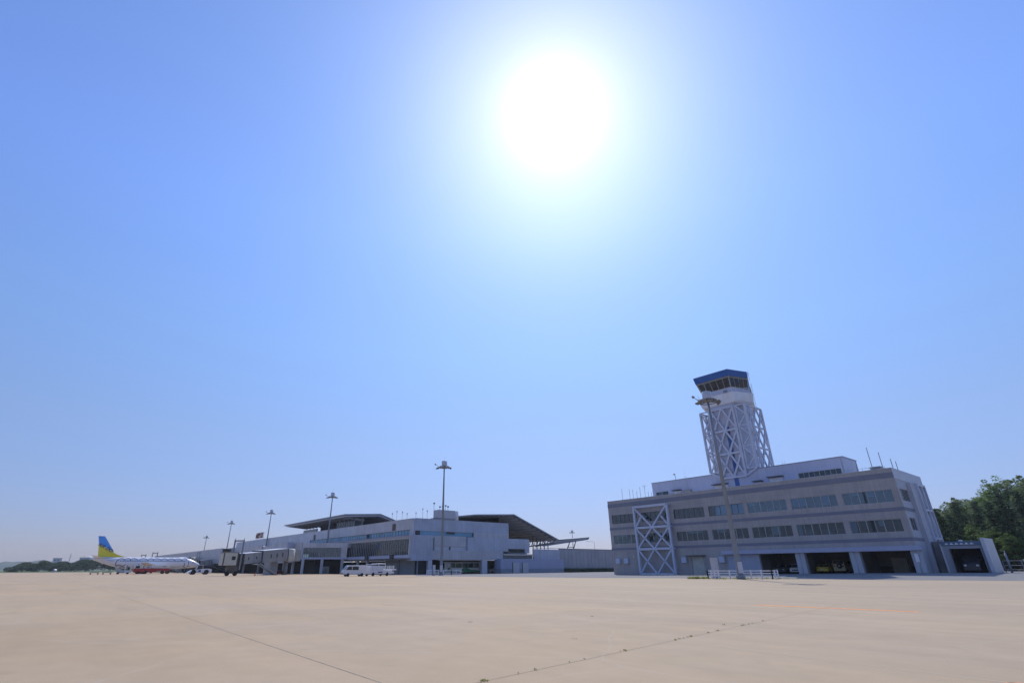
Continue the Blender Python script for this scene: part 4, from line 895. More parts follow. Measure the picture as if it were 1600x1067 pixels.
def fside(x, z, off=.02, sgn=-1):
    for (x1, w1, c1_, h1), (x0, w0, c0_, h0) in zip(st[:-1], st[1:]):
        if x0 <= x <= x1:
            f = (x - x0) / (x1 - x0); rw, zc, rh = w0 + (w1 - w0) * f, c0_ + (c1_ - c0_) * f, h0 + (h1 - h0) * f
            q = max(0, 1 - ((z - zc) / rh) ** 2); return Vector((x, sgn * (rw * math.sqrt(q) + off), z))
    return Vector((x, sgn * 1.9, z))
k = MB()
x = -8.6
while x < 12.2:
    p = fside(x, 4.12); q = fside(x, 4.42)
    MB().add([(x, p.y, p.z), (x + .26, p.y, p.z), (x + .26, q.y, q.z), (x, q.y, q.z)], [(0, 1, 2, 3)]).build('cabin_window', mat('cabin_window_dark', (.03, .04, .08), .2), AP, recalc=False); p = fside(x, 4.12, .02, 1); q = fside(x, 4.42, .02, 1)
    MB().add([(x, p.y, p.z), (x, q.y, q.z), (x + .26, q.y, q.z), (x + .26, p.y, p.z)], [(0, 1, 2, 3)]).build('cabin_window', MATS['cabin_window_dark'], AP, recalc=False); x += .52
# cockpit glass
k = MB()
for sgn in (-1, 1):
    P = [fside(x, z, .02, sgn) for x, z in ((15.2, 4.05), (16.35, 3.78), (16.15, 3.55), (15.0, 3.75))]; k.add(P, [(0, 1, 2, 3)])
k.build('cockpit_glass', mat('cabin_window_dark', (0, 0, 0)), AP, recalc=False)
# cloud and balloon outlines drawn along the side
k = MB()
def outline(pts, r=.10):
    pp = [fside(x, z, .02) for x, z in pts]
    for a, b in zip(pp[:-1], pp[1:]):
        if (b - a).length > .01: k.tube(a, b, r, r, 4)
def arc(cx, cz, rx, rz_, a0, a1, m_=10): return [(cx + rx * cos(a0 + (a1 - a0) * i / m_), cz + rz_ * sin(a0 + (a1 - a0) * i / m_)) for i in range(m_ + 1)]
bumps = [(-8.2, 1.0), (-6.3, 1.0), (-4.4, 1.1), (-1.5, 1.3), (1.0, .9), (3.0, 1.2), (5.4, 1.0), (7.7, 1.1), (10.0, 1.2), (12.2, .9)]
for bx_, r in bumps: outline(arc(bx_, 4.45, r, .72, pi, .1))
outline(arc(-9.2, 3.6, .5, .9, pi * .4, pi * 1.6)); outline(arc(-8.6, 2.4, .9, .55, 0, 2 * pi, 14)); outline(arc(-6.6, 2.5, .8, .5, 0, 2 * pi, 14)); outline(arc(-1.0, 3.4, 1.6, 1.0, pi, 2 * pi)); outline(arc(13.2, 3.4, .6, 1.1, -1.2, 1.2)); outline([(12.2, 3.6), (12.6, 2.9), (12.1, 2.4), (12.9, 2.1)]); outline([(14.1, 2.6), (14.3, 2.2)])
outline([(-12.4, 4.4), (-10.4, 4.3)], .05); outline([(-14.2, 5.2), (-12, 5.25)], .05)
k.build('livery_outline', navy, AP)
def slab(name, prof, y0, y1, m, parent): return MB().side(prof, y0, y1).build(name, m, parent)
fin_y = mat('tail_yellow', (.78, .66, .03), .35); fin_b = mat('tail_blue', (.07, .33, .85), .35)
# blue-yellow boundary from (-16.0, 9.9) to (-11.2, 7.2)
slab('fin_lower', [(-15.3, 5.0), (-5.6, 5.42), (-7.2, 5.68), (-9.3, 6.2), (-10.9, 7.0), (-11.15, 7.35), (-16.2, 10.0)], -.16, .16, fin_y, AP)
k = MB().loft([(-16.2, -.15, 10.002), (-11.15, -.15, 7.352), (-14.9, -.06, 12.4), (-15.1, -.05, 12.5), (-16.9, -.05, 12.5)], [(-16.2, .15, 10.002), (-11.15, .15, 7.352), (-14.9, .06, 12.4), (-15.1, .05, 12.5), (-16.9, .05, 12.5)]); k.build('fin_upper', fin_b, AP)
k = MB().bar((-11.1, 0, 7.4), (-14.85, 0, 12.4), .12, .14, (0, 1, 0)).bar((-14.9, 0, 12.52), (-16.95, 0, 12.55), .12, .08); k.build('fin_edge', acw, AP)
text_mesh('AIR DO', 1.55, .02, navy, AP, 'tail_lettering', (-16.5, -.19, 9.5), (pi / 2, radians(28), 0), .25, .03)
def wing(name, x0, x1, xt0, xt1, y0, y1, z0, z1, th, parent=AP):
    for sgn in (-1, 1):
        a = [(x0, sgn * y0, z0), ((x0 + x1) / 2, sgn * y0, z0 + th / 2), (x1, sgn * y0, z0), ((x0 + x1) / 2, sgn * y0, z0 - th / 2)]
        b = [(xt0, sgn * y1, z1), ((xt0 + xt1) / 2, sgn * y1, z1 + th / 6), (xt1, sgn * y1, z1), ((xt0 + xt1) / 2, sgn * y1, z1 - th / 6)]
        MB().loft(a, b).build(name, acw, parent)
wing('wing', 5.6, -1.2, -2.2, -3.8, 1.4, 16.5, 2.2, 3.7, .7); wing('tailplane', -12.8, -16.2, -16.2, -17.9, .5, 6.4, 5.2, 5.9, .32)
for sgn in (-1, 1):
    e = MB().lathe([(.62, 6.6), (.92, 6.4), (1.02, 5.4), (.98, 4.0), (.62, 2.6), (.3, 2.0)], 20, (0, 0), 'Y').build('engine', acw, AP); e.rotation_euler = (0, 0, -pi / 2); e.location = (0, sgn * 4.9, 1.42)
    e2 = MB().lathe([(.9, 6.62), (.7, 6.5), (.1, 6.2)], 20, (0, 0), 'Y').build('intake', darkm, e)
    MB().box(2.4, 5.4, sgn * 4.9 - .12, sgn * 4.9 + .12, 2.2, 2.7).build('pylon', acw, AP)
for x, y in ((-1.0, -2.6), (-1.0, 2.6), (13.2, 0)):
    r = .55 if x < 0 else .34
    for dy in (-.22, .22): wheel(AP, x, y + dy, r, .28, 1 if dy > 0 else -1)
    MB().tube((x, y, r), (x, y, 2.2), .12).build('gear_leg', galv, AP)

# -------- fuel truck
FT = thing('fuel_truck', 'long red fuel truck with pale tank parked beside the white airliner', 'fuel truck', Wp(-146.5, -65.2), RZ - pi / 2)
red = mat('red_paint', (.38, .015, .02), .4); tankc = mat('tank_cream', (.62, .62, .58), .35, noise=.05)
MB().side([(3.4, .55), (6.3, .55), (6.5, .8), (6.45, 1.75), (3.4, 1.75)], -1.2, 1.2).build('cab', red, FT, bevel=.06)
k = MB().side([(3.9, 1.76), (6.42, 1.76), (6.0, 2.85), (3.9, 2.95)], -1.15, 1.15); k.build('cab_upper', tankc, FT, bevel=.06)
MB().side([(4.9, 1.85), (6.2, 1.85), (5.95, 2.55), (4.9, 2.6)], -1.17, 1.17).build('cab_window', mat('dark_glass', (0, 0, 0)), FT)
MB().box(-4.2, 3.38, -1.2, 1.2, .95, 1.72).box(-4.2, -3.2, -1.15, 1.15, .6, .95).box(-.2, 3.0, -1.1, 1.1, .55, .95).build('chassis_body', red, FT, bevel=.03)
k = MB().side([(-4.1, 1.74), (1.2, 1.74), (1.35, 2.0), (1.35, 2.5), (1.1, 2.75), (-4.0, 2.75), (-4.2, 2.4), (-4.2, 2.0)], -1.05, 1.05); k.build('tank', tankc, FT, bevel=.12)
MB().box(1.5, 3.3, -1.0, 1.0, 1.74, 2.4).box(1.9, 2.0, .9, 1.0, 1.8, 3.0).box(3.0, 3.1, .9, 1.0, 1.8, 3.1).box(1.9, 3.1, .9, 1.0, 3.0, 3.1).build('pump_cabinet', pale, FT)
MB().box(-3.0, -1.9, 1.051, 1.07, 2.2, 2.4).box(2.2, 2.6, 1.01, 1.03, 1.9, 2.2).build('red_mark', red, FT)
MB().box(-6.4, 6.3, -.5, .5, .5, .7).box(-6.4, -4.25, -1.1, 1.1, .7, .95).build('chassis', darkm, FT)
for x in (5.1, 3.0, -2.3, -3.8):
    for sgn in (-1, 1): wheel(FT, x, sgn * 1.05, .5, .3, sgn)
for sgn in (-1, 1): MB().box(6.48, 6.54, sgn * 1.0 - .15, sgn * 1.0 + .15, .85, 1.1).build('headlight', lamp_w, FT)

# -------- baggage loader and dollies
BL = thing('belt_loader', 'grey baggage belt loader with a white canopy under the rear of the airliner', 'belt loader', Wp(-147, -74.6), RZ - pi / 2)
MB().side([(-.6, .35), (1.4, .35), (2.2, 1.9), (2.4, 2.0), (2.2, 2.3), (-.6, .95)], -.7, .7).build('conveyor', mat('loader_grey', (.42, .44, .46), .5, noise=.1), BL)
MB().box(-2.3, -.5, -.9, .9, .35, 1.0).box(-2.2, -.6, -.9, .9, 1.0, 1.15).build('body', whitec, BL, bevel=.04)
k = MB().box(-2.3, -.5, -.9, .9, 2.75, 2.9)
for x in (-2.2, -.6):
    for y in (-.8, .8): k.box(x - .06, x + .06, y - .06, y + .06, 1.15, 2.75)
k.build('canopy', whitep, BL); MB().box(-1.9, -1.2, -.3, .3, 1.2, 2.2).build('seat', darkm, BL)
for x in (1.2, -1.5):
    for sgn in (-1, 1): wheel(BL, x, sgn * .8, .32, .2, sgn)
def dolly(label, x, y):
    t = thing('baggage_dolly', label, 'dolly', Wp(x, y), RZ + pi / 2, 'empty dollies behind the airliner')
    MB().box(-1.3, 1.3, -.75, .75, .48, .62).box(1.3, 2.0, -.04, .04, .4, .46).build('deck', mat('dolly_grey', (.12, .12, .12), .6), t)
    k = MB()
    for i in range(8): k.tube((-1.2 + i * .34, -.7, .66), (-1.2 + i * .34, .7, .66), .05)
    k.build('roller', galv, t)
    for a in (-1, 1):
        for b in (-.6, .6): wheel(t, a, b, .2, .12, 1)
dolly('leftmost flat dolly on the apron below the tail', -147.2, -82.2); dolly('flat dolly between the leftmost dolly and the belt loader', -147.1, -78.8)

# -------- pushback tug
TG = thing('pushback_tug', 'white aircraft tug with large wheels behind the near jet bridge', 'tug', Wp(-104.7, -59.6), RZ - pi / 2)
MB().side([(-3.0, .45), (-3.0, 1.3), (-2.3, 1.55), (-.3, 1.5), (.6, 1.4), (2.2, 1.15), (3.3, .6), (3.3, .4)], -1.25, 1.25).build('body', whitec, TG, bevel=.06)
MB().side([(-.6, 1.52), (-.4, 2.5), (.8, 2.5), (1.1, 1.35), (.6, 1.42)], -1.0, 1.0).build('cab', mat('dark_glass', (0, 0, 0)), TG, bevel=.03)
k = MB().box(-.5, .9, -1.05, 1.05, 2.5, 2.6)
for x0_, x1_ in ((-.6, -.45), (1.1, .82)):
    for y in (-1.0, 1.0): k.bar((x0_, y, 1.4), (x1_, y, 2.5), .1, .1)
k.build('cab_frame', whitec, TG); MB().box(-.1, .6, 1.251, 1.27, .7, 1.2).build('side_mark', navy, TG)
for x in (-1.6, 1.8):
    for sgn in (-1, 1): wheel(TG, x, sgn * 1.2, .66, .4, sgn)

# -------- van and service truck
van = thing('minivan', 'white cab over van in front of the service truck before the terminal', 'van', (-26.9, 110.6, 0), RZ - pi / 2 - .12)
vp = [(-2.3, .35), (-2.3, 1.55), (-2.2, 2.0), (1.3, 2.0), (1.55, 1.9), (2.15, 1.2), (2.32, 1.0), (2.35, .35)]
MB().side(vp, -.84, .84).build('body', whitec, van, bevel=.07)
for sgn in (-1, 1):
    k = MB(); y = sgn * .845; q = [(1.95, 1.2), (1.5, 1.8), (.75, 1.8), (.75, 1.15)]; k.add([(x, y, z) for x, z in q], [(0, 1, 2, 3)]); q = [(.65, 1.15), (.65, 1.8), (-.6, 1.8), (-.6, 1.15)]; k.add([(x, y, z) for x, z in q], [(0, 1, 2, 3)])
    k.build('side_window', mat('dark_glass', (0, 0, 0)), van)
    MB().box(2.30, 2.37, sgn * .65 - .15, sgn * .65 + .15, .72, .92).build('headlight', lamp_w, van)
    for x in (1.45, -1.35): wheel(van, x, sgn * .76, .31, .2, sgn)
MB().add([(2.17, -.74, 1.21), (2.17, .74, 1.21), (1.62, .70, 1.87), (1.62, -.70, 1.87)], [(0, 1, 2, 3)]).build('windscreen', mat('dark_glass', (0, 0, 0)), van).location.x = .03
MB().box(2.33, 2.38, -.45, .45, .55, .68).build('grille', darkm, van); MB().box(2.34, 2.40, -.8, .8, .35, .5).build('bumper', galv, van)
TR = thing('service_truck', 'white airport service truck with raised awning panels and rear rails', 'truck', (-23.2, 116.0, 0), RZ - pi / 2 + .25)
MB().box(-3.0, 3.2, -1.05, 1.05, .35, 1.05).box(-3.6, -3.0, -1.0, 1.0, .45, .8).build('body', whitec, TR, bevel=.04)
MB().box(-.6, 2.5, -1.0, 1.0, 1.05, 1.95).build('equipment_box', mat('equipment_white', (.60, .62, .66), .5, noise=.08, nscale=2), TR, bevel=.03)
MB().side([(2.52, 1.06), (3.2, 1.06), (3.15, 1.9), (2.52, 1.95)], -.95, .95).build('cab', whitec, TR, bevel=.04)
MB().side([(-1.0, 2.2), (1.0, 2.2), (1.1, 2.35), (-1.0, 2.42)], -1.05, 1.05).build('awning', whitep, TR); MB().side([(1.25, 2.1), (2.5, 2.1), (2.5, 2.22), (1.25, 2.22)], -.9, .9).build('awning', whitep, TR)
k = MB()
for x, y in ((-.95, -1), (-.95, 1)): k.box(x - .05, x + .05, y - .05, y + .05, 1.05, 2.2)
k.box(-1.6, -1.1, -.8, .8, 1.05, 1.35).build('awning_post', whitep, TR)
k = MB()
for y in (-.95, .95):
    for z in (1.35, 1.6, 1.85): k.tube((-3.6, y, z), (-1.0, y, z), .035)
    for x in (-3.4, -2.2, -1.1): k.tube((x, y, .9), (x, y, 1.85), .035)
k.box(-4.3, -3.0, -.9, .9, 1.05, 1.3).build('rail', whitep, TR)
k = MB().box(-.2, 1.0, 1.051, 1.07, .6, .8); k.build('blue_mark', navy, TR)
for x in (2.2, -1.6):
    for sgn in (-1, 1): wheel(TR, x, sgn * .95, .36, .22, sgn)

# -------- bus
BS = thing('apron_bus', 'white and green bus parked under the end of the terminal', 'bus', Wp(-46.2, -7.3), RZ - pi / 2)
MB().side([(-5.8, .35), (-5.8, 2.9), (5.6, 2.9), (5.9, 2.7), (6.0, 1.4), (6.0, .35)], -1.2, 1.2).build('body', mat('bus_white', (.72, .74, .72), .35), BS, bevel=.08)
dgm = mat('bus_glass', (.03, .07, .05), .1)
for sgn in (-1, 1):
    k = MB()
    for a, b in ((-5.5, -3.7), (-3.6, -1.8), (-1.7, .2), (.3, 2.4), (2.5, 3.9)): k.box(a, b, sgn * 1.2 - .015, sgn * 1.2 + .015, 1.45, 2.6)
    k.build('side_window', dgm, BS)
    grn = mat('bus_green', (.01, .22, .10), .4); k = MB()
    k.add([(x, sgn * 1.215, z) for x, z in ((-5.7, .4), (-.5, .4), (.6, .9), (-.2, 1.4), (-1.6, 1.4), (-2.6, .95), (-5.7, .8))], [tuple(range(7))]).add([(x, sgn * 1.215, z) for x, z in ((.9, .4), (5.9, .4), (5.9, .7), (1.4, .7))], [(0, 1, 2, 3)]); k.build('green_stripe', grn, BS)
    for x in (3.9, -3.2): wheel(BS, x, sgn * 1.05, .48, .28, sgn)
    MB().box(6.0, 6.04, sgn * .9 - .15, sgn * .9 + .15, .75, .95).build('headlight', lamp_w, BS)
MB().box(5.96, 6.02, -1.05, 1.05, 1.45, 2.55).build('windscreen', dgm, BS); MB().box(4.1, 5.0, 1.19, 1.23, .5, 2.6).build('door', dgm, BS); MB().box(4.3, 5.2, 1.3, 1.36, 1.5, 2.6).box(4.3, 4.36, 1.2, 1.36, 1.5, 2.6).build('mirror', whitep, BS)
MB().box(5.9, 6.03, -1.1, 1.1, 2.6, 2.85).build('destination_panel', whitep, BS)

# ------------------------------------------------------------------ jet bridges
def jet_bridge():
    t = thing('jet_bridge', 'x', 'jet bridge', group='jet bridges along the terminal')
    a = Vector((-11.3, 14.6, 4.9)); b = Vector((-1.0, 1.2, 3.55)); mdl = a.lerp(b, .62)
    MB().bar(a, mdl, 3.0, 2.75).build('outer_tunnel', bridgem, t); MB().bar(mdl - (mdl - b) * -.02, b, 2.6, 2.25).build('inner_tunnel', bridgem, t)
    k = MB().bar(a + Vector((0, 0, 1.42)), mdl + Vector((0, 0, 1.42)), 3.1, .1).bar(mdl + Vector((0, 0, 1.17)), b + Vector((0, 0, 1.17)), 2.7, .1); k.build('tunnel_roof', whitep, t)
    d = (b - a).normalized(); sidev = Vector((-d.y, d.x, 0)).normalized(); sidev = sidev if sidev.x > 0 else -sidev
    for p, hw, hh in ((a, 1.56, 1.5), (mdl, 1.58, 1.5), (b, 1.36, 1.22)): MB().bar(p - d * .1, p + d * .1, hw * 2, hh * 2).build('tunnel_ring', darkfr, t)
    for f in (.12, .24, .36): p = a.lerp(mdl, f * 1.9) + sidev * 1.52; MB().bar(p - d * .16, p + d * .16, .05, .9).build('tunnel_window', mat('dark_glass', (0, 0, 0)), t)
    for f in (.3, .75): p = mdl.lerp(b, f) + sidev * 1.32; MB().bar(p - d * .14, p + d * .14, .05, .6).build('tunnel_window', mat('dark_glass', (0, 0, 0)), t)
    MB().lathe([(1.9, 3.2), (1.95, 3.3), (1.95, 6.1), (1.7, 6.3)], 20, (-12.4, 16.0)).build('rotunda', cream, t)
    MB().lathe([(.6, 0), (.6, 3.2)], 14, (-12.4, 16.0)).build('rotunda_column', galv, t)
    MB().box(-18.5, -13.2, 16.5, 20, 3.3, 6.1).build('fixed_walkway', bridgem, t)
    MB().box(-14.5, -9.3, 11.2, 13.0, 0, 3.1).build('equipment_room', mat('equipment_room_grey', (.25, .27, .30), .6, noise=.08), t); MB().box(-14.7, -14.5, 11.2, 13, 0, 3.1).build('equipment_door', pale, t)
    MB().side([(-1.7, 2.2), (1.7, 2.2), (1.7, 4.85), (-1.7, 4.7)], -2.9, .3).build('cab', cream, t, bevel=.05)
    MB().box(1.705, 1.73, -1.1, -.3, 3.3, 4.1).build('cab_window', mat('dark_glass', (0, 0, 0)), t); MB().box(1.702, 1.76, -2.9, -2.65, 2.2, 4.86).build('bellows', darkfr, t); MB().box(1.702, 1.76, .05, .3, 2.2, 4.86).build('bellows', darkfr, t)
    MB().box(-1.8, 1.8, -3.0, .4, 4.86, 4.95).build('cab_roof', galv, t)
    k = MB().box(-1.0, 1.0, -1.5, .7, 1.0, 2.1).box(-.7, .7, -.9, .2, .5, 1.0); k.build('bogie', mat('bogie_dark', (.10, .095, .085), .7, noise=.3, nscale=3), t)
    for y in (-1.2, .5): w_ = wheel(t, .2, y, .5, .4, -1); w_.rotation_euler = (0, 0, pi / 2)
    k = MB(); c = Vector((-1.0, .6, 0))
    for sg in (-1, 1): p = c + sidev * (sg * 1.2); k.box(p.x - .15, p.x + .15, p.y - .15, p.y + .15, 1.2, 7.7)
    p = c + sidev * 1.2; q = c - sidev * 1.2; k.bar((p.x, p.y, 7.5), (q.x, q.y, 7.5), .25, .3); 
    for sg in (-1, 1): p = c + sidev * (sg * 1.2); k.box(p.x - .05, p.x + .05, p.y - .05, p.y + .05, 7.7, 8.1)
    k.build('lift_column', galv, t)
    s0_ = Vector((-3.4, 4.6, 2.6)) + sidev * 2.1; s1_ = s0_ + Vector((-5.0, 6.0, -2.5)); k = MB()
    for o_ in (-.5, .5): k.bar(s0_ + sidev * o_, s1_ + sidev * o_, .08, .3); k.bar(s0_ + sidev * o_ + Vector((0, 0, 1)), s1_ + sidev * o_ + Vector((0, 0, 1)), .05, .05)
    for i in range(12): p = s0_.lerp(s1_, i / 11.5); k.box(p.x - .5, p.x + .5, p.y - .3, p.y + .3, p.z - .03, p.z)
    k.build('stair', galv, t)
    MB().bar(s0_ - Vector((0, 0, .1)) + d * 1.5, s0_ - Vector((0, 0, .1)), 1.2, .12).build('landing', galv, t)
    for f in (.15, .5): p = a.lerp(b, f); MB().tube((p.x, p.y, 0), (p.x, p.y, p.z - 1.4), .18).build('support', galv, t) if f < .2 else None
    return t
j0 = jet_bridge(); j0.location = Wp(-59.5, -61.8); j0.rotation_euler = (0, 0, RZ); j0['label'] = 'nearest jet bridge, its cream cab on a dark wheeled bogie right of the white tug'
JG = 'jet bridges along the terminal'
dup(j0, Wp(-171.5, -48.6), RZ - radians(26), 'second jet bridge, its tunnel running right from behind the aircraft nose', JG)
dup(j0, Wp(-183, -62), RZ, 'jet bridge behind the aircraft, its frame above the forward cabin', JG)
dup(j0, Wp(-224, -61), RZ, 'farthest jet bridge, its frame above the middle of the aircraft', JG)

# small things on the apron near the bridges
def cone(label, x, y):
    t = thing('traffic_cone', label, 'cone', Wp(x, y), 0, 'cones by the jet bridge')
    MB().lathe([(.16, .03), (.14, .1), (.03, .7)], 10).build('cone', mat('cone_red', (.5, .06, .02), .5), t); MB().box(-.2, .2, -.2, .2, 0, .03).build('base', rubber, t)
cone('small cone on the apron just right of the bogie', -57, -57.5); cone('small cone on the apron below the bridge stair', -61, -51.5)
GT = thing('tow_tractor', 'small dark red tow tractor under the near jet bridge stair', 'tractor', Wp(-73.5, -46.5), RZ - pi / 2)
MB().side([(-1.4, .3), (-1.4, 1.0), (0, 1.0), (.2, 1.1), (1.4, 1.0), (1.5, .3)], -.65, .65).build('body', mat('tractor_red', (.20, .03, .02), .5), GT, bevel=.05); MB().box(-1.2, .2, -.6, .6, 1.9, 2.0).box(-1.15, -1.05, -.55, .55, 1.0, 1.9).build('canopy', darkm, GT)
for x in (-.9, .9):
    for sgn in (-1, 1): wheel(GT, x, sgn * .6, .3, .2, sgn)

# ------------------------------------------------------------------ vegetation
lf1 = leafmat('leaf_green', (.12, .20, .07), (.26, .36, .15)); lf2 = leafmat('leaf_olive', (.14, .20, .085), (.28, .34, .16)); lf3 = leafmat('needle_dark', (.05, .09, .05), (.12, .17, .085)); lf4 = leafmat('leaf_bright', (.10, .17, .045), (.20, .28, .09))
bark = mat('bark', (.10, .085, .065), .9, noise=.3, nscale=5)
import numpy as np
def leaves(points, size, rng, name, m, parent, flat=.4):
    """points (n,3): one leaf sized quad at each, random facing"""
    n = len(points); d = rng.normal(size=(n, 3)); d[:, 2] *= flat; d /= np.linalg.norm(d, axis=1)[:, None]
    e = rng.normal(size=(n, 3)); e -= (e * d).sum(1)[:, None] * d; e /= np.linalg.norm(e, axis=1)[:, None]
    s = size * rng.uniform(.5, 1.4, (n, 1)); V = np.stack([points - d * s, points + e * s * .45, points + d * s, points - e * s * .45], 1).reshape(-1, 3)
    me = bpy.data.meshes.new(name); me.vertices.add(4 * n); me.vertices.foreach_set('co', V.ravel()); me.loops.add(4 * n); me.loops.foreach_set('vertex_index', np.arange(4 * n)); me.polygons.add(n)
    me.polygons.foreach_set('loop_start', np.arange(0, 4 * n, 4)); me.update(calc_edges=True); me.materials.append(m)
    o = bpy.data.objects.new(name, me); S.collection.objects.link(o); o.parent = parent; return o
def broad_tree(seed, H, Rr, m, airy=1.0, n=15000, label='x', g=None):
    rng = np.random.default_rng(seed); t = thing('broadleaf_tree', label, 'tree', group=g)
    k = MB(); k.tube((0, 0, 0), (.1, .1, H * .35), .28, .2, 8); tips = []
    nl = 22
    for i in range(nl):
        a = i * 2.4 + rng.uniform(-.4, .4); f = (i + .5) / nl; r = Rr * (.25 + .75 * math.sin(pi * min(1, f * .85 + .12))) * rng.uniform(.35, .92); z = H * (.30 + .62 * f) * rng.uniform(.94, 1.04)
        tip = Vector((r * cos(a), r * sin(a), z)); st_ = Vector((.1, .1, min(z - H * .1, H * (.2 + .4 * f)))); mid = st_.lerp(tip, .5) + Vector((0, 0, H * .03))
        k.tube(st_, mid, .13, .09, 6).tube(mid, tip, .09, .03, 5); tips.append((tip, mid))
    k.tube((.1, .1, H * .35), (0, 0, H * .9), .2, .04, 7); k.build('trunk', bark, t); tips.append((Vector((0, 0, H * .93)), Vector((0, 0, H * .8))))
    pts = []
    for tip, mid in tips:
        nc = int(rng.integers(8, 13))
        for _ in range(nc):
            f = rng.uniform(.35, 1.1); c = np.array(mid.lerp(tip, f)) + rng.normal(size=3) * np.array([1, 1, .55]) * Rr * .20
            rr = Rr * rng.uniform(.08, .17); q = rng.normal(size=(n // (len(tips) * nc), 3)); q /= np.linalg.norm(q, axis=1)[:, None]
            q *= rng.uniform(.3, 1, (len(q), 1)) ** .5; pts.append(c + q * rr * np.array([1.15, 1.15, .75]))
    leaves(np.concatenate(pts), .20 * airy, rng, 'crown', m, t); return t
def conifer(seed, H, Rr, m, n=9000, label='x', g=None):
    rng = np.random.default_rng(seed); t = thing('conifer_tree', label, 'tree', group=g)
    k = MB().tube((0, 0, 0), (0, 0, H * .96), .24, .03, 8); pts = []
    lv = int(H * 2.0)
    for i in range(lv):
        z = H * (.08 + .9 * i / lv); rr = Rr * (1 - z / H) ** .8 * rng.uniform(.75, 1.1) + .15; nb_ = int(5 + 4 * rr / Rr)
        for j in range(nb_):
            a = rng.uniform(0, 2 * pi); L = rr * rng.uniform(.7, 1.1); tip = np.array([L * cos(a), L * sin(a), z - L * .18]); k.tube((0, 0, z), tuple(tip), .04, .015, 4)
            m_ = max(8, int(n / (lv * nb_) * (L / Rr) * 1.8)); f = rng.uniform(.1, 1.05, (m_, 1)) ** .7; pts.append(np.array([0, 0, z]) * (1 - f) + tip * f + rng.normal(size=(m_, 3)) * np.array([.22, .22, .12]) * (1.1 - f * .5) - np.array([0, 0, .12]))
    k.build('trunk', bark, t); leaves(np.concatenate(pts), .17, rng, 'crown', m, t, .6); return t
def polar(px, D):  # azimuth from a pixel column, plan distance D
    az = atan2((px - 763) * cos(TILT) / 793, 1); return (D * sin(az), D * cos(az), .4)
TG_ = 'trees behind the low garage'
bt_ = [broad_tree(1, 13.5, 5.2, lf4, 1.0, label='bright green leafy tree just right of the office block wall', g=TG_), broad_tree(2, 17.5, 5.5, lf2, 1.0, 17000, 'tall airy tree with layered crown behind the low garage', TG_), broad_tree(3, 21, 6.5, lf1, 1.05, 20000, 'tallest dark leafy tree at the right edge', TG_)]
ct_ = [conifer(4, 11.5, 3.4, lf3, 10000, 'dark young conifer just left of the low garage roof', TG_), conifer(5, 14, 4.0, lf3, 12000, 'dark conifer with a pointed top behind the middle of the garage', TG_)]
bt_[0].scale = (.84,) * 3; bt_[1].scale = (.86,) * 3; bt_[2].scale = (.84,) * 3; bt_[0].location = polar(1470, 168); bt_[1].location = polar(1524, 160); bt_[2].location = polar(1602, 152); ct_[0].location = polar(1489, 132); ct_[1].location = polar(1522, 150)
for src, px, D, rz, sc, lab in ((bt_[1], 1560, 170, 2.0, .90, 'airy tree right of the layered tall tree, its crown a little lower'), (bt_[0], 1499, 165, 1.3, .98, 'green tree between the brightest tree and the layered tall tree'), (bt_[2], 1582, 165, 2.6, .80, 'dark leafy tree just left of the tallest tree'), (bt_[0], 1452, 185, .6, .98, 'leafy tree partly hidden by the office block wall'),
                            (ct_[1], 1556, 138, 1.1, .92, 'dark conifer behind the right wall of the garage'), (ct_[0], 1578, 130, 2.1, 1.05, 'dark conifer right of the garage, left of the utility post'), (ct_[1], 1600, 128, 2.8, .95, 'dark conifer at the right edge of the photo'), (ct_[0], 1508, 140, .7, .95, 'small dark conifer above the garage roof vent'), (bt_[1], 1640, 150, .9, 1.0, 'tall airy tree cut by the right edge of the photo'), (bt_[0], 1535, 145, 3.9, .62, 'low bushy tree behind the garage roof'),
                            (ct_[1], 1630, 135, 4.1, 1.0, 'dark conifer mostly beyond the right edge'), (bt_[0], 1560, 128, 5.0, .5, 'low bush like tree right of the garage'), (bt_[0], 1592, 126, 2.2, .45, 'lowest bush like tree behind the parked bicycles'), (bt_[2], 1540, 185, 1.0, .80, 'dark leafy tree far behind the layered tall tree')):
    dup(src, polar(px, D), rz, lab, TG_, (sc, sc, sc))
# hedge along the screen wall
rng = np.random.default_rng(9); P = []
for i in range(520):
    f = rng.uniform(0, 1); c = np.array(Wp(-41.2 + rng.uniform(-.4, .5), 27 + 35 * f, rng.uniform(.1, .95))); P.append(c + rng.normal(size=(22, 3)) * np.array([.28, .28, .16]))
hd = leaves(np.concatenate(P), .13, rng, 'shrub_row', lf3, None); tag(hd, 'dark green shrubs growing along the foot of the grey screen wall', 'shrubs', kind='stuff')

# utility post, rail fence and bicycles at the right edge
up_ = thing('utility_post', 'grey leaning looking utility post beside the garage annex', 'post', (*Wp(62.3, 4.0)[:2], .5))
MB().tube((0, 0, 0), (0, 0, 2.4), .12, .12, 10).build('post', galv, up_); MB().tube((0, 0, 2.4), (0, 0, 2.7), .05).build('cap', pale, up_)
def fence2(label, a, b, n, h=1.2):
    k = thing('rail_fence', label, 'fence', (a[0], a[1], .5)); a_ = Vector((0, 0, 0)); b_ = Vector((b[0] - a[0], b[1] - a[1], 0))
    for i in range(n + 1): p = a_.lerp(b_, i / n); MB().tube((p.x, p.y, 0), (p.x, p.y, h), .05).build('post', galv, k)
    q = MB()
    for z in (h, h * .6, h * .25): q.tube(a_ + Vector((0, 0, z)), b_ + Vector((0, 0, z)), .035)
    q.build('rail', galv, k)
a, b = Wp(61, 9), Wp(76, 14); fence2('grey rail fence before the dark trees right of the garage', (a.x, a.y), (b.x, b.y), 8, 1.5)
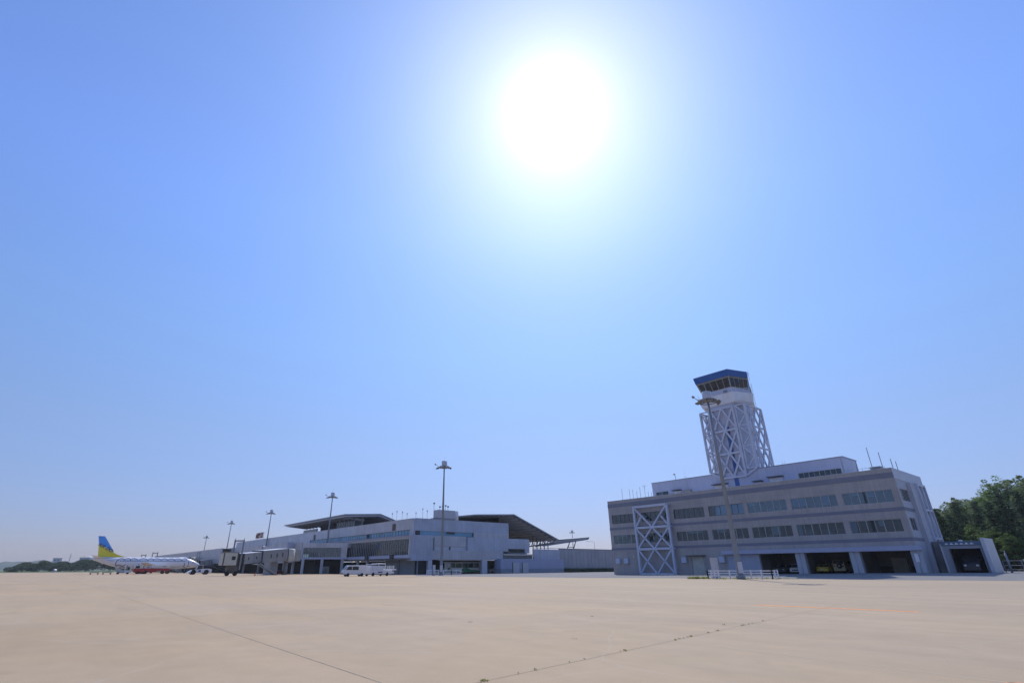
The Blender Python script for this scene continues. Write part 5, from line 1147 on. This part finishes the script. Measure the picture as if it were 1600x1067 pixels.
def bicycle():
    t = thing('bicycle', 'x', 'bicycle', group='bicycles by the rail fence')
    for x in (-.52, .52):
        k = MB(); m_ = 18
        for i in range(m_): k.tube((x + .33 * cos(2 * pi * i / m_), 0, .34 + .33 * sin(2 * pi * i / m_)), (x + .33 * cos(2 * pi * (i + 1) / m_), 0, .34 + .33 * sin(2 * pi * (i + 1) / m_)), .022, .022, 5)
        for i in range(8): k.tube((x, 0, .34), (x + .32 * cos(pi * i / 4), 0, .34 + .32 * sin(pi * i / 4)), .006, .006, 3)
        k.build('wheel', rubber, t)
    k = MB()
    for p, q in (((-.52, 0, .34), (-.15, 0, .8)), ((-.52, 0, .34), (-.05, 0, .32)), ((-.05, 0, .32), (-.18, 0, .9)), ((-.05, 0, .32), (.38, 0, .85)), ((-.15, 0, .78), (.36, 0, .82)), ((.52, 0, .34), (.36, 0, .95))): k.tube(p, q, .02)
    k.build('frame', whitec, t); MB().tube((.34, -.25, .98), (.34, .25, .98), .018).build('handlebar', galv, t); MB().box(-.3, -.05, -.07, .07, .9, .95).build('saddle', rubber, t); return t
b0 = bicycle(); b0.location = (*Wp(63.9, 5.6)[:2], .5); b0.rotation_euler = (0, 0, .3); b0['label'] = 'pale bicycle by the rail fence, nearer the utility post'
dup(b0, (*Wp(64.6, 5.9)[:2], .5), .5, 'pale bicycle at the right edge beside the other bicycle', 'bicycles by the rail fence')
k = thing('sign_board', 'low pale board behind the bicycles at the right edge', 'board', (*Wp(64.4, 8.0)[:2], .5), RZ); MB().box(-1.1, 1.1, -.03, .03, .9, 1.7).build('panel', cream, k)
for x in (-.9, .9): MB().box(x - .05, x + .05, .03, .1, 0, 1.5).build('post', galv, k)

# far left: wood, hills, buildings, masts
rng = np.random.default_rng(21); P = []
def az_xy(px, D): x, y, _ = polar(px, D); return x, y
for i in range(2600):
    px = rng.uniform(8, 420); D = rng.uniform(500, 620); x, y = az_xy(px, D); hm = 5.3 + 2.4 * math.sin(px * .055) * .35 + 1.6 * math.sin(px * .21 + 1) * .5 + (1.5 if px > 60 else 0) - max(0, (38 - px)) * .12
    if px > 125: hm += 1.5 * min(1, (px - 125) / 20)
    hm = max(1.2, hm * D / 540) ; z = hm * rng.uniform(.05, 1) ** .6; rr = rng.uniform(.9, 2.0)
    q = rng.normal(size=(34, 3)); q /= np.linalg.norm(q, axis=1)[:, None]; P.append(np.array([x, y, z]) + q * rr * np.array([1.2, 1.2, .7]) * rng.uniform(.5, 1, (34, 1)))
wd_ = leaves(np.concatenate(P), .55, rng, 'distant_wood', leafmat('wood_dark', (.03, .055, .035), (.08, .11, .055), .05), None); tag(wd_, 'distant belt of dark green trees on the horizon left of the aircraft', 'wood', kind='stuff')
hillm = mat('hill_forest', (.05, .075, .045), .9, noise=.3, nscale=.01)
def hills(D, pxs, hf, depth=300):
    k = MB(); n = len(pxs); f = []; c = []; bb = []
    for px in pxs:
        x, y = az_xy(px, D); x2, y2 = az_xy(px, D + depth); f.append((x, y, -.5)); c.append((x2, y2, hf(px)))
        x3, y3 = az_xy(px, D + depth * 2); bb.append((x3, y3, -.5))
    V = f + c + bb; F_ = [(i, i + 1, n + i + 1, n + i) for i in range(n - 1)] + [(n + i, n + i + 1, 2 * n + i + 1, 2 * n + i) for i in range(n - 1)]
    o = k.add(V, F_, True).build('hills', hillm); tag(o, kind='structure')
hills(2300, [-250 + i * 12 for i in range(60)], lambda p: 25 + 6 * math.sin(p * .03) + 3 * math.sin(p * .11 + 1) + 2 * math.sin(p * .31))
hills(2900, [-250 + i * 12 for i in range(170)], lambda p: 24 + 8 * math.sin(p * .017 + 2) + 3 * math.sin(p * .07) + 1.5 * math.sin(p * .4), 350)
def block(label, px, D, wd, h, dp, m):
    x, y = az_xy(px, D); az = atan2(x, y); t = thing('distant_building', label, 'building', (x, y, 0), -az, 'distant buildings above the tree line')
    MB().box(-wd / 2, wd / 2, 0, dp, 0, h).build('wall', m, t); MB().box(-wd / 2 - .3, wd / 2 + .3, -.3, dp + .3, h, h + .6).build('roof', galv, t)
    k = MB()
    for i in range(int(wd / 4)): k.box(-wd / 2 + 1.5 + i * 4, -wd / 2 + 3.5 + i * 4, -.1, -.01, h - 3, h - 1.6)
    k.build('window_row', darkm, t)
block('wide pale building above the trees left of the radio mast', 83, 1100, 11, 17.5, 10, lightstone); block('low grey building just left of the aircraft tail', 129, 1000, 17, 17, 12, pale)
for px, D, h, lab in ((102, 900, 21, 'thin radio mast above the distant trees'), (124, 900, 18, 'short mast left of the aircraft tail')):
    x, y = az_xy(px, D); t = thing('radio_mast', lab, 'mast', (x, y, 0), 0, 'masts above the distant trees'); MB().tube((0, 0, 0), (0, 0, h), .6, .25, 5).build('pole', galv, t); MB().tube((-1.5, 0, h * .8), (1.5, 0, h * .8), .2, .2, 5).build('arm', galv, t)
x, y = az_xy(84, 440); t = thing('airfield_hut', 'small white hut in front of the distant trees', 'hut', (x, y, 0)); t.scale = (.7, .7, .7); MB().box(-1, 1, -1, 1, 0, 1.8).build('wall', lightstone, t); MB().prism([(-1.2, -1.2), (1.2, -1.2), (1.2, 1.2), (-1.2, 1.2)], 1.8, 2.6, [(-.2, -1.2), (.2, -1.2), (.2, 1.2), (-.2, 1.2)]).build('roof', pale, t)

# ------------------------------------------------------------------ haze
hz = bpy.data.materials.new('haze'); hz.use_nodes = True; t = hz.node_tree; t.nodes.clear()
o = t.nodes.new('ShaderNodeOutputMaterial'); v = t.nodes.new('ShaderNodeVolumePrincipled'); v.inputs['Color'].default_value = (.80, .88, 1, 1); v.inputs['Density'].default_value = .00016; v.inputs['Anisotropy'].default_value = .2
t.links.new(v.outputs[0], o.inputs['Volume'])
hb = MB().box(-4010, 4010, -260, 4510, -1, 48).build('haze', hz); tag(hb, 'thin pale haze filling the air over the airfield', 'haze', kind='stuff')
